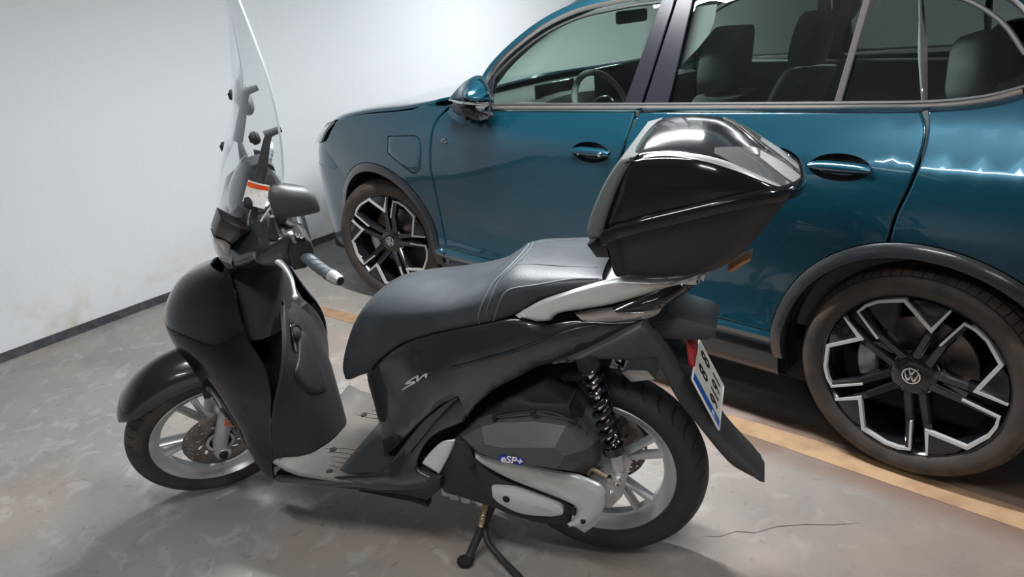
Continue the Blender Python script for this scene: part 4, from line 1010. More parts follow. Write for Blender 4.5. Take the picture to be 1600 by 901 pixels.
# ---- lower flank cover below and behind the footboard
LC=[(-0.991,-0.232,0.269),(-0.991,-0.232,0.269),(-0.799,-0.238,0.291),(-0.666,-0.236,0.318),(-0.593,-0.222,0.336),(-0.593,-0.222,0.336),(-0.574,-0.200,0.356),(-0.487,-0.178,0.461),(-0.377,-0.178,0.558),(-0.332,-0.176,0.589),(-0.332,-0.176,0.589),(-0.317,-0.178,0.546),(-0.317,-0.178,0.546),(-0.335,-0.185,0.506),(-0.335,-0.185,0.506),(-0.411,-0.190,0.467),(-0.456,-0.196,0.428),(-0.491,-0.200,0.368),(-0.491,-0.200,0.368),(-0.485,-0.205,0.344),(-0.427,-0.200,0.315),(-0.427,-0.200,0.315),(-0.430,-0.200,0.297),(-0.430,-0.200,0.297),(-0.466,-0.205,0.278),(-0.686,-0.220,0.262),(-0.884,-0.225,0.247),(-0.975,-0.228,0.242),(-0.975,-0.228,0.242)]
v,f=panel(LC,grid=.03,edge=.008,depth=.008,sm=4)
pair('lower_flank_cover',(v,f),M_BODY,t=.006,out=OUT,sharp=50)
v,f=panel([(-0.523,-0.205,0.415),(-0.523,-0.205,0.415),(-0.456,-0.190,0.497),(-0.372,-0.186,0.567),(-0.341,-0.184,0.583),(-0.341,-0.184,0.583),(-0.394,-0.190,0.529),(-0.460,-0.197,0.451),(-0.516,-0.210,0.385),(-0.516,-0.210,0.385)],grid=.02,edge=.004,depth=.004)
pair('flank_groove_trim',(v,f),M_GREYP,out=OUT,t=.004)
v,f=panel([(-0.473,-0.202,0.365),(-0.473,-0.202,0.365),(-0.456,-0.200,0.390),(-0.406,-0.196,0.441),(-0.365,-0.190,0.450),(-0.365,-0.190,0.450),(-0.381,-0.190,0.412),(-0.426,-0.198,0.332),(-0.426,-0.198,0.332)],grid=.02,edge=.005,depth=.004)
pair('frame_cover',(v,f),M_SIL,out=OUT,t=.012)
part('belly_pan',slab([(p[0],p[2]) for p in [(-0.995,-0.200,0.223),(-0.995,-0.200,0.223),(-0.701,-0.200,0.237),(-0.531,-0.200,0.243),(-0.475,-0.200,0.234),(-0.475,-0.200,0.234),(-0.423,-0.200,0.287),(-0.423,-0.200,0.287),(-0.418,-0.200,0.328),(-0.418,-0.200,0.328),(-0.601,-0.200,0.323),(-0.991,-0.200,0.255),(-0.991,-0.200,0.255)]],-.205,.205,.012),M_MATTE)
part('side_bracket',slab([(p[0],p[2]) for p in [(-0.710,-0.190,0.223),(-0.710,-0.190,0.223),(-0.541,-0.190,0.213),(-0.484,-0.190,0.201),(-0.484,-0.190,0.201),(-0.482,-0.190,0.218),(-0.482,-0.190,0.218),(-0.516,-0.190,0.235),(-0.697,-0.190,0.232),(-0.697,-0.190,0.232)]],-.19,-.16,.004),M_DARK)
# ---- body under the seat
SP=[(-0.646,-0.115,0.588),(-0.646,-0.115,0.588),(-0.588,-0.145,0.649),(-0.536,-0.155,0.692),(-0.478,-0.158,0.727),(-0.423,-0.160,0.749),(-0.332,-0.163,0.777),(-0.241,-0.162,0.801),(-0.168,-0.158,0.816),(-0.096,-0.150,0.804),(-0.016,-0.140,0.812),(0.077,-0.128,0.807),(0.137,-0.115,0.810),(0.137,-0.115,0.810),(0.149,-0.112,0.804),(0.149,-0.112,0.804),(0.042,-0.128,0.734),(-0.045,-0.138,0.691),(-0.045,-0.138,0.691),(-0.114,-0.150,0.679),(-0.172,-0.160,0.647),(-0.217,-0.168,0.623),(-0.256,-0.172,0.596),(-0.299,-0.178,0.556),(-0.326,-0.182,0.519),(-0.326,-0.182,0.519),(-0.336,-0.180,0.545),(-0.345,-0.180,0.580),(-0.345,-0.180,0.580),(-0.394,-0.184,0.554),(-0.472,-0.182,0.484),(-0.554,-0.165,0.398),(-0.621,-0.135,0.326),(-0.621,-0.135,0.326),(-0.645,-0.118,0.325),(-0.645,-0.118,0.325),(-0.646,-0.116,0.383),(-0.646,-0.112,0.456),(-0.650,-0.110,0.512),(-0.656,-0.108,0.553),(-0.656,-0.108,0.553)]
v,f=panel(SP,ctrl=[(-0.460,-0.186,0.617),(-0.377,-0.190,0.656),(-0.282,-0.186,0.709),(-0.368,-0.190,0.588),(-0.177,-0.176,0.739),(-0.497,-0.178,0.527),(-0.567,-0.150,0.544),(-0.608,-0.142,0.449),(-0.527,-0.160,0.636),(-0.063,-0.160,0.766),(-0.435,-0.166,0.715),(-0.317,-0.172,0.755)],grid=.022,edge=.006,depth=.006,sm=4)
pair('side_panel',(v,f),M_BODY,t=.004,out=OUT,sharp=55)
# raised flash line on the panel
for P in ([(-0.346,-0.191,0.678),(-0.245,-0.188,0.713),(-0.143,-0.178,0.743),(-0.044,-0.165,0.788),(0.032,-0.140,0.801)],):
    pair('panel_crease',ctube(P,.0022,6,5),M_BODY)
# front face of that body
rows=[]
for z,xe,ye,xc in ((.605,-.650,-.112,-.672),(.56,-.655,-.112,-.69),(.50,-.648,-.114,-.685),(.42,-.640,-.118,-.675),(.35,-.636,-.12,-.668),(.296,-.640,-.135,-.664)):
    rows.append([(xe+.02,ye-.004,z),(xe-.004,ye*.96,z),(xe*.4+xc*.6,ye*.6,z),(xc,0,z),(xe*.4+xc*.6,-ye*.6,z),(xe-.004,-ye*.96,z),(xe+.02,-ye+.004,z)])
part('under_seat_front',sheet(rows,3,4),M_MATTE,out=(-1,0,0),sharp=60)
part('luggage_tub',slab([(-.635,.31),(-.655,.58),(-.58,.68),(-.30,.77),(.1,.83),(.22,.80),(.02,.70),(-.20,.62),(-.32,.52),(-.42,.36)],-.105,.105,.03),M_DARK)
# ---- seat
TP_=[(-0.758,0.000,0.554),(-0.748,-0.000,0.617),(-0.691,0.000,0.736),(-0.619,-0.000,0.815),(-0.532,0.000,0.839),(-0.412,0.000,0.851),(-0.337,0.000,0.863),(-0.272,0.000,0.883),(-0.225,0.000,0.912),(-0.177,0.000,0.935),(-0.107,0.000,0.938),(-0.021,0.000,0.940),(0.050,0.000,0.935)]
BT_=[(-0.696,-0.085,0.564),(-0.679,-0.100,0.574),(-0.642,-0.118,0.596),(-0.578,-0.145,0.658),(-0.501,-0.155,0.714),(-0.404,-0.160,0.754),(-0.314,-0.163,0.780),(-0.236,-0.163,0.801),(-0.188,-0.162,0.816),(-0.149,-0.160,0.835),(-0.089,-0.158,0.865),(-0.001,-0.152,0.890),(0.069,-0.145,0.920)]
SD=[.10,.115,.13,.148,.158,.163,.166,.168,.168,.166,.163,.157,.15]
rows=[]
for (tx,ty,tz),(bx,by,bz),w_ in zip(TP_,BT_,SD):
    def Q(k,y,dz=0): return (bx+(tx-bx)*k,y,bz+(tz-bz)*k+dz)
    e=-by; rows.append([Q(0,-e*.88),Q(.06,-e),Q(.38,-w_*1.03),Q(.72,-w_*.97),Q(.92,-w_*.72),Q(1.0,-w_*.30),Q(1.0,w_*.30),Q(.92,w_*.72),Q(.72,w_*.97),Q(.38,w_*1.03),Q(.06,e),Q(0,e*.88)])
v,f=sheet(rows,4,4)
seat_=part('seat',(v,f),M_SEAT,sharp=70)
def onseat(i,k):   # point on a control row (i = row parameter, k = column parameter)
    R_=[cr1(r,4) for r in rows]; n=len(R_[0]); kk=int(round(k*(n-1)))
    C=cr1([r[kk] for r in R_],8); return C[int(round(i*8))]
st_=MB()
for s in (0,1):
    def K(k): return 1-k if s else k
    # side piping of the passenger part
    st_.add(*ctube([onseat(i,K(k)) for i,k in ((7.2,.09),(7.8,.17),(8.4,.23),(9,.25),(10,.26),(11,.265),(11.9,.26))],.0026,6,5))
    st_.add(*ctube([onseat(i,K(k)) for i,k in ((9.0,.42),(9.8,.40),(10.7,.39),(11.8,.39))],.002,6,5))
# cross seams of the step
st_.add(*ctube([onseat(i,k) for i,k in ((6.6,.10),(6.9,.18),(7.3,.26),(7.9,.34),(8.6,.42),(8.9,.5),(8.6,.58),(7.9,.66),(7.3,.74),(6.9,.82),(6.6,.9))],.0028,6,6))
st_.add(*ctube([onseat(i,k) for i,k in ((6.95,.10),(7.25,.18),(7.7,.26),(8.25,.34),(8.9,.42),(9.15,.5),(8.9,.58),(8.25,.66),(7.7,.74),(7.25,.82),(6.95,.9))],.0020,6,6))
st_.mk('seam_piping',M_SEATP,seat_)
# black gap line under the seat
part('seat_pan',sheet([[(r[0][0]+.006,r[0][1]*.9,r[0][2]-.008),(r[0][0]+.004,0,r[0][2]-.012),(r[-1][0]+.006,r[-1][1]*.9,r[-1][2]-.008)] for r in rows],3,2),M_DARK)
# ---- grab rail
GR=[(-0.166,-0.172,0.826),(-0.166,-0.172,0.826),(-0.130,-0.178,0.851),(-0.082,-0.180,0.879),(0.006,-0.178,0.912),(0.067,-0.172,0.930),(0.100,-0.165,0.935),(0.100,-0.165,0.935),(0.196,-0.150,0.927),(0.266,-0.130,0.933),(0.298,-0.120,0.938),(0.298,-0.120,0.938),(0.287,-0.120,0.928),(0.287,-0.120,0.928),(0.230,-0.132,0.912),(0.166,-0.145,0.890),(0.085,-0.160,0.866),(0.001,-0.168,0.849),(-0.052,-0.172,0.838),(-0.076,-0.172,0.817),(-0.076,-0.172,0.817),(-0.109,-0.172,0.813),(-0.109,-0.172,0.813)]
v,f=panel(GR,grid=.02,edge=.010,depth=.012,sm=4)
pair('grab_rail',(v,f),M_SIL,t=.025,out=OUT,sharp=50)
part('rear_carrier',slab([(p[0],p[2]) for p in [(-0.012,-0.100,0.898),(-0.012,-0.100,0.898),(0.076,-0.100,0.915),(0.285,-0.100,0.934),(0.285,-0.100,0.934),(0.285,-0.100,0.923),(0.285,-0.100,0.923),(0.152,-0.100,0.880),(0.026,-0.100,0.862),(0.026,-0.100,0.862)]],-.12,.12,.008),M_SIL)
part('carrier_arm',slab([(p[0],p[2]) for p in [(-0.008,-0.100,0.979),(-0.008,-0.100,0.979),(0.047,-0.100,0.985),(0.047,-0.100,0.985),(0.054,-0.100,0.968),(0.054,-0.100,0.968),(0.031,-0.100,0.964),(-0.008,-0.100,0.973),(-0.008,-0.100,0.973)]],.10,.15,.004),M_SIL)
# ---- tail lamp
rows=[]
for px_,yy,hh in ((895,-.138,0),(930,-.138,.0),(980,-.125,.0),(1030,-.10,0),(1065,-.06,0)): pass
TU=[(0.074,-0.146,0.855),(0.142,-0.135,0.880),(0.207,-0.118,0.900),(0.255,-0.085,0.908),(0.278,-0.030,0.893)]
TL_=[(0.089,-0.146,0.840),(0.141,-0.138,0.843),(0.192,-0.120,0.849),(0.222,-0.085,0.855),(0.238,-0.030,0.849)]
r=[[u,tuple((np.array(u)+np.array(l))/2+np.array((.004,-.010 if u[1]<-.05 else 0,0))),l] for u,l in zip(TU,TL_)]
r+= [[(q[0]+ (0.0),-q[1],q[2]) for q in rr] for rr in r[::-1]]
part('tail_lamp',sheet(r,4,3),M_SMOKE,sharp=70)
LN=[(-0.020,-0.150,0.834),(-0.020,-0.150,0.834),(0.028,-0.150,0.847),(0.090,-0.146,0.855),(0.090,-0.146,0.855),(0.101,-0.144,0.843),(0.101,-0.144,0.843),(0.149,-0.138,0.843),(0.195,-0.122,0.850),(0.195,-0.122,0.850),(0.173,-0.125,0.823),(0.117,-0.136,0.812),(0.041,-0.144,0.809),(-0.001,-0.148,0.812),(-0.001,-0.148,0.812)]
v,f=panel(LN,grid=.02,edge=.005,depth=.006); pair('indicator_lens',(v,f),M_CLEAR,t=.02,out=OUT)
# ---- rear mudguard
UF=[(-0.083,-0.165,0.693),(-0.083,-0.165,0.693),(-0.037,-0.165,0.712),(0.051,-0.165,0.758),(0.146,-0.140,0.817),(0.146,-0.140,0.817),(0.176,-0.060,0.759),(0.196,-0.020,0.721),(0.221,0.030,0.662),(0.248,0.050,0.615),(0.279,0.050,0.553),(0.334,0.050,0.454),(0.413,0.040,0.367),(0.443,0.040,0.320),(0.443,0.040,0.320),(0.391,-0.030,0.351),(0.391,-0.030,0.351),(0.350,-0.040,0.383),(0.287,-0.055,0.472),(0.228,-0.080,0.570),(0.190,-0.120,0.666),(0.173,-0.150,0.710),(0.173,-0.150,0.710),(0.065,-0.165,0.713),(-0.016,-0.165,0.704),(-0.016,-0.165,0.704)]
def ufw(x): return float(np.interp(x,[-.1,.13,.20,.27,.44],[.165,.155,.115,.08,.055]))
UFq=[(p[0],p[2]) for p in UF]
v,f=panel(UF,fun=lambda x,z:-ufw(x),grid=.025,edge=.010,depth=.012,sm=3)
b=MB().add(v,f).add(mirr(v),f)
# rim between both flanks
q=[ (p[0],p[1]) for p in poly_smooth(UFq,3)]
n=len(q); rv=[(x,-ufw(x)+.012,z) for x,z in q]+[(x,ufw(x)-.012,z) for x,z in q]
b.add(rv,[(i,(i+1)%n,n+(i+1)%n,n+i) for i in range(n)])
b.mk('rear_mudguard',M_GREYP,scoot,sharp=50)
TE=[(0.119,-0.070,0.752),(0.119,-0.070,0.752),(0.138,-0.070,0.783),(0.196,-0.070,0.806),(0.196,-0.070,0.806),(0.247,-0.070,0.798),(0.297,-0.070,0.784),(0.314,-0.070,0.770),(0.314,-0.070,0.770),(0.312,-0.070,0.750),(0.312,-0.070,0.750),(0.297,-0.070,0.739),(0.297,-0.070,0.739),(0.224,-0.070,0.735),(0.161,-0.070,0.735),(0.129,-0.070,0.738),(0.129,-0.070,0.738)]
part('tail_extension',slab([(p[0],p[2]) for p in TE],-.075,.075,.016),M_GREYP)
part('rear_reflector',slab([(.238,.735),(.262,.700),(.262,.640),(.245,.66)],-.05,.05,.004),M_RED)
# number plate
pl=thing.__call__ if False else None
A=Vector((.258,-.110,.653)); B=Vector((.325,-.110,.512)); 
dn=(B-A).normalized(); rt=Vector((0,1,0)); nn=rt.cross(-dn)
if nn.x<0: nn=-nn
def pq(u,w_,d): return A+rt*u+dn*w_+nn*d
def plq(u0,u1,w0,w1,d0,d1): 
    v=[pq(u,w_,d) for u in (u0,u1) for w_ in (w0,w1) for d in (d0,d1)]
    return v,[(0,1,3,2),(4,6,7,5),(0,4,5,1),(2,3,7,6),(0,2,6,4),(1,5,7,3)]
PW=.216; PH=.157
plate=mk('number_plate',*plq(0,PW,0,PH,0,.003),M_PLATE,scoot,label='white number plate with a blue band')
mk('country_band',*plq(.003,.040,.003,PH-.003,.0025,.0034),M_BLUE,plate)
rim=MB()
for a_ in ((.0,PW,0,.0035),(.0,PW,PH-.0035,PH),(0,.0035,0,PH),(PW-.0035,PW,0,PH)): rim.add(*plq(*a_,.0028,.0045))
rim.mk('plate_rim',M_WHITE,plate)
def ptext(s,u,w_,sz,m): 
    text('plate_characters',s,sz,m,plate,basis(pq(u,w_,.0035),rt,-dn),.0005,True)
for ch,u,w_ in (('8',.105,.047),('8',.178,.047),('9',.072,.116),('1',.108,.116),('9',.145,.116),('1',.182,.116)): ptext(ch,u,w_,.070 if w_<.1 else .062,M_INK)
ptext('P',.0215,.122,.030,M_WHITE)
part('plate_bracket',slab([(.222,.66),(.255,.655),(.315,.53),(.300,.51),(.26,.55)],-.06,.06,.004),M_DARK)
# ---- top box
def seam(x): return float(np.interp(x,[.07,.2,.33,.40,.46,.487],[1.052,1.095,1.128,1.138,1.137,1.132]))
tbx=[(.075,.205),(.115,.222),(.18,.232),(.26,.235),(.34,.228),(.40,.210),(.445,.175),(.472,.125),(.485,.06)]
def ring(z0,sc,dx0,dx1,sn=True,tilt=1):
    """closed plan outline of the case at a level: sc width factor, dx shifts of front / rear"""
    R_=[];
    P=[(x+(dx0*(1-(x-.07)/.42))+(dx1*((x-.07)/.42)),w_*sc) for x,w_ in tbx]
    for x,w_ in P: R_.append((x,-w_,z0+(seam(x)-1.052)*tilt))
    for x,w_ in P[::-1]: R_.append((x,w_,z0+(seam(x)-1.052)*tilt))
    return R_
# base tub
rows=[ring(.948,.72,.04,-.17,tilt=.1),ring(.950,.80,.022,-.14,tilt=.15),ring(.972,.875,.014,-.095,tilt=.35),ring(1.02,.94,.008,-.04,tilt=.7),ring(1.046,.985,.0,-.008,tilt=.95)]
tb=part('top_box',sheet(rows,3,3,closed=True,capends=True),M_MATTE,sharp=35)
rows=[ring(1.040,1.0,0,0),ring(1.044,1.035,-.006,.008),ring(1.060,1.04,-.008,.010),ring(1.070,1.03,-.006,.006),ring(1.074,1.0,0,0)]
mk('seam_band',*sheet(rows,2,3,closed=True),M_BLK,tb,sharp=35)
# lid : stations along x from the backrest to the rear nose
LX=[(.088,1.115,1.10,.205),(.118,1.196,1.185,.213),(.142,1.236,1.226,.218),(.20,1.250,1.237,.224),(.265,1.250,1.235,.229),(.322,1.238,1.224,.226),(.381,1.209,1.193,.213),(.43,1.177,1.164,.190),(.458,1.155,1.146,.160),(.478,1.140,1.136,.115),(.487,1.134,1.133,.06)]
rows=[]
for x,zt,zc,w_ in LX:
    zs=seam(x)+.004 if x>.47 else seam(x)+.012
    zs=min(zs,zc-.001)
    rows.append([(x,-w_,zs),(x,-w_*1.0,zs+(zc-zs)*.35),(x,-w_*.975,zs+(zc-zs)*.78),(x,-w_*.91,zc),(x,-w_*.66,zc+(zt-zc)*.65),(x,-w_*.3,zc+(zt-zc)*.95),(x,0,zt),(x,w_*.3,zc+(zt-zc)*.95),(x,w_*.66,zc+(zt-zc)*.65),(x,w_*.91,zc),(x,w_*.975,zs+(zc-zs)*.78),(x,w_,zs+(zc-zs)*.35),(x,w_,zs)])
v,f=sheet(rows,5,4)
lid=solid(mk('lid',v,f,M_BLK,tb,sharp=60),.004)
LR=rows
def onlid(i,k):
    R_=[cr1(r,4) for r in LR]; n=len(R_[0]); C=cr1([r[int(round(k*(n-1)))] for r in R_],8); return Vector(C[int(round(i*8))])
# reflector lens wrapped on the rear shoulders, bright stripe below it
CB=Vector((.27,0,1.1))
for s in (0,1):
    K=(lambda k:1-k) if s else (lambda k:k)
    def lp(i,k,d): p=onlid(i,K(k)); return p+(p-CB).normalized()*d
    g=[[lp(i,k,.003) for k in ks] for i,ks in ((4.7,(.265,.29,.31)),(5.5,(.26,.33,.385)),(6.3,(.255,.36,.46)),(7.2,(.25,.37,.495)),(8.2,(.25,.37,.495)),(9.4,(.25,.37,.495)))]
    r_=mk('reflector_lens',*sheet(g,5,5),M_CLEAR,lid,sharp=80); solid(r_,.003,0)
    g=[[lp(i,k,.0055) for k in ks] for i,ks in ((6.3,(.37,.40,.43)),(7.2,(.34,.39,.46)),(8.2,(.31,.39,.46)),(9.0,(.30,.38,.43)))]
    mk('reflector_film',*sheet(g,4,4),M_FILM,r_,sharp=80)
    g=[[lp(i,k,.0025) for k in ks] for i,ks in ((1.9,(.235,.245,.25)),(3,(.228,.238,.25)),(4.2,(.215,.235,.255)),(5.5,(.195,.225,.255)),(6.8,(.175,.21,.25)),(8.2,(.165,.205,.245)),(9.3,(.165,.20,.245)))]
    mk('chrome_stripe',*sheet(g,4,4),M_SIL,lid,sharp=80)
BP=[(0.037,-0.210,1.063),(0.037,-0.210,1.063),(0.049,-0.210,1.102),(0.072,-0.210,1.154),(0.096,-0.210,1.196),(0.118,-0.210,1.226),(0.118,-0.210,1.226),(0.155,-0.210,1.235),(0.155,-0.210,1.235),(0.136,-0.210,1.207),(0.114,-0.210,1.168),(0.092,-0.210,1.114),(0.072,-0.210,1.050),(0.072,-0.210,1.050),(0.043,-0.210,1.045),(0.043,-0.210,1.045)]
mk('backrest_pad',*slab([(p[0],p[2]) for p in poly_smooth([(q[0],0,q[2]) for q in BP],3)],-.213,.213,.010),M_GREYPAD,tb,sharp=50)
mk('box_lock',*slab([(.035,1.03),(.080,1.05),(.085,1.0),(.055,1.0)],-.20,.20,.004),M_BLK,tb)
mk('release_lever',*slab([(p[0],p[2]) for p in [(0.335,0.000,0.911),(0.335,0.000,0.911),(0.367,0.000,0.935),(0.367,0.000,0.935),(0.390,0.000,0.947),(0.390,0.000,0.947),(0.385,0.000,0.936),(0.385,0.000,0.936),(0.353,0.000,0.912),(0.338,0.000,0.903),(0.338,0.000,0.903)]],-.03,.03,.004),mat('amber reflector',(.55,.27,.12),.3,coat=.4),tb)
mk('mount_plate',*slab([(.08,.935),(.30,.94),(.31,.965),(.07,.955)],-.11,.11,.006),M_DARK,tb)
# ---- engine, transmission cover, air box
part('crankcase',slab([(p[0],p[2]) for p in [(-0.433,-0.140,0.403),(-0.433,-0.140,0.403),(-0.283,-0.140,0.526),(-0.112,-0.140,0.622),(-0.112,-0.140,0.622),(-0.022,-0.140,0.554),(-0.022,-0.140,0.554),(0.011,-0.140,0.357),(0.011,-0.140,0.357),(-0.048,-0.140,0.240),(-0.048,-0.140,0.240),(-0.316,-0.140,0.219),(-0.453,-0.140,0.255),(-0.453,-0.140,0.255)]],-.15,.12,.02),M_DARK)
def airbox():
    o=[(-0.372,-0.150,0.445),(-0.310,-0.150,0.499),(-0.257,-0.150,0.523),(-0.150,-0.150,0.545),(-0.024,-0.150,0.531),(0.032,-0.150,0.479),(0.029,-0.150,0.404),(-0.001,-0.150,0.360),(-0.221,-0.150,0.361),(-0.329,-0.150,0.389)]
    m_=[(-0.335,-0.205,0.474),(-0.275,-0.205,0.514),(-0.227,-0.205,0.532),(-0.131,-0.205,0.547),(-0.042,-0.205,0.545),(0.004,-0.205,0.477),(-0.012,-0.205,0.438),(-0.044,-0.205,0.407),(-0.217,-0.205,0.411),(-0.299,-0.205,0.431)]
    i=[(-0.290,-0.245,0.479),(-0.254,-0.245,0.489),(-0.207,-0.245,0.484),(-0.123,-0.245,0.495),(-0.065,-0.245,0.502),(-0.041,-0.245,0.482),(-0.051,-0.245,0.457),(-0.066,-0.245,0.437),(-0.207,-0.245,0.446),(-0.274,-0.245,0.461)]
    n=len(o); v=[(p[0],-.06,p[2]) for p in o]+o+m_+i; f=[]
    for k in range(3):
        for j in range(n): f.append((k*n+j,k*n+(j+1)%n,(k+1)*n+(j+1)%n,(k+1)*n+j))
    f.append(tuple(range(3*n,4*n))); return v,f
ab=part('air_cleaner_case',airbox(),M_CASE,sharp=10)
mk('case_lid_edge',*ctube([(-0.242,-0.190,0.538),(-0.192,-0.185,0.550),(-0.135,-0.185,0.562),(-0.083,-0.185,0.566),(-0.022,-0.185,0.544)],.003,6,5),M_MATTE,ab)
for p in [(-0.240,-0.190,0.540),(-0.132,-0.190,0.566),(-0.021,-0.190,0.549)]: mk('case_bolt',*lathe([(0,-.012),(.005,-.012),(.007,-.004),(.007,.01)],12,c=p),M_DARK,ab)
part('air_intake_duct',slab([(p[0],p[2]) for p in [(-0.231,-0.120,0.558),(-0.231,-0.120,0.558),(-0.183,-0.120,0.580),(-0.143,-0.120,0.569),(-0.143,-0.120,0.569),(-0.043,-0.120,0.575),(-0.032,-0.120,0.521),(-0.032,-0.120,0.521),(-0.162,-0.120,0.510),(-0.265,-0.120,0.499),(-0.265,-0.120,0.499)]],-.16,-.04,.012),M_MATTE)
bg=[(-0.220,-0.248,0.458),(-0.210,-0.248,0.462),(-0.155,-0.248,0.460),(-0.150,-0.248,0.455),(-0.151,-0.248,0.441),(-0.156,-0.248,0.438),(-0.214,-0.248,0.444),(-0.221,-0.248,0.448)]
bd_=mk('case_badge',*slab([(p[0],p[2]) for p in bg],-.249,-.244,.001),M_BADGEB,ab,label='blue and white lettered badge')
p0,p1=[(-0.212,-0.250,0.454),(-0.153,-0.250,0.451)]
text('badge_lettering','eSP+',.030,M_WHITE,bd_,basis(((p0[0]+p1[0])/2,-.2495,(p0[2]+p1[2])/2-.001),(p1[0]-p0[0],0,p1[2]-p0[2]),(0,0,1)),.0004,True,.2)
cc=[(-0.372,-0.170,0.444),(-0.372,-0.170,0.444),(-0.329,-0.170,0.437),(-0.318,-0.170,0.396),(-0.318,-0.170,0.396),(-0.254,-0.170,0.340),(-0.128,-0.170,0.306),(-0.048,-0.170,0.275),(-0.036,-0.170,0.245),(-0.036,-0.170,0.245),(-0.050,-0.170,0.216),(-0.050,-0.170,0.216),(-0.136,-0.170,0.196),(-0.229,-0.170,0.212),(-0.294,-0.170,0.232),(-0.426,-0.170,0.257),(-0.426,-0.170,0.257),(-0.439,-0.170,0.295),(-0.439,-0.170,0.295),(-0.408,-0.170,0.395),(-0.408,-0.170,0.395)]
cv=part('transmission_cover',slab([(p[0],p[2]) for p in poly_smooth(cc,3)],-.185,-.09,.008),M_MATTE)
sc_=[(-0.310,-0.190,0.419),(-0.310,-0.190,0.419),(-0.277,-0.190,0.411),(-0.204,-0.190,0.404),(-0.112,-0.190,0.393),(-0.020,-0.190,0.387),(-0.020,-0.190,0.387),(0.030,-0.190,0.362),(0.045,-0.190,0.342),(0.045,-0.190,0.342),(0.043,-0.190,0.291),(0.031,-0.190,0.262),(0.007,-0.190,0.234),(-0.029,-0.190,0.214),(-0.063,-0.190,0.217),(-0.063,-0.190,0.217),(-0.044,-0.190,0.234),(-0.044,-0.190,0.234),(-0.030,-0.190,0.255),(-0.034,-0.190,0.283),(-0.086,-0.190,0.306),(-0.210,-0.190,0.345),(-0.284,-0.190,0.381),(-0.310,-0.190,0.403),(-0.310,-0.190,0.403)]
v,f=panel(sc_,grid=.02,edge=.006,depth=.010,sm=4,fun=lambda x,z:-.200+.05*max(0,(x+.02))*3)
mk('silver_cover',v,f,M_SIL,cv,out=OUT,label='silver painted cover'); solid(bpy.data.objects['silver_cover'],.06)
ip=[(-0.272,-0.200,0.304),(-0.272,-0.200,0.304),(-0.266,-0.200,0.313),(-0.204,-0.200,0.317),(-0.138,-0.200,0.302),(-0.080,-0.200,0.283),(-0.068,-0.200,0.266),(-0.068,-0.200,0.266),(-0.073,-0.200,0.250),(-0.102,-0.200,0.238),(-0.102,-0.200,0.238),(-0.161,-0.200,0.232),(-0.206,-0.200,0.236),(-0.253,-0.200,0.257),(-0.273,-0.200,0.278),(-0.273,-0.200,0.278)]
sp_=mk('cover_plate',*slab([(p[0],p[2]) for p in poly_smooth(ip,3)],-.197,-.18,.004),M_SIL,cv)
b0=[(-0.231,-0.197,0.278)][0]; mk('cover_bolt',*lathe([(0,-.003),(.009,-.003),(.011,.0),(.011,.006)],16,c=b0),M_DARK,sp_)
for p in [(-0.321,-0.190,0.371),(-0.057,-0.190,0.260),(-0.015,-0.190,0.241)]: mk('cover_bolt',*lathe([(0,-.014),(.006,-.014),(.008,-.006),(.008,.02)],14,c=p),M_DARK,cv)
q0,q1=[(-0.167,-0.198,0.263),(-0.087,-0.198,0.259)]
text('cover_lettering','HONDA',.014,M_ALU,sp_,basis(((q0[0]+q1[0])/2,-.1972,(q0[2]+q1[2])/2),(q1[0]-q0[0],0,q1[2]-q0[2]),(0,0,1)),.0006,True)
gc=[(-0.034,-0.140,0.340),(-0.034,-0.140,0.340),(0.020,-0.140,0.369),(0.081,-0.140,0.371),(0.094,-0.140,0.344),(0.082,-0.140,0.294),(0.051,-0.140,0.252),(0.051,-0.140,0.252),(0.015,-0.140,0.251),(0.015,-0.140,0.251),(-0.019,-0.140,0.289),(-0.019,-0.140,0.289)]
gcase=part('gear_case',slab([(p[0],p[2]) for p in gc],-.150,-.05,.008),M_ALU)
for p in [(0.053,-0.150,0.358),(0.071,-0.150,0.338),(0.055,-0.150,0.308),(0.024,-0.150,0.292)]: mk('case_bolt',*lathe([(0,-.012),(.006,-.012),(.007,-.006),(.0085,.0)],10,c=p),M_STEEL,gcase)
part('brake_lever_arm',ctube([(-0.005,-0.160,0.369),(0.008,-0.160,0.386),(0.025,-0.160,0.378),(0.047,-0.160,0.367)],.006,8),M_BRASS)
for p in [(-0.447,-0.120,0.210),(-0.423,-0.120,0.200),(-0.387,-0.120,0.194)]: part('engine_fins',box(p[0]-.018,p[0]+.012,-.13,-.02,p[2]-.012,p[2]+.016,.004),M_ALU)
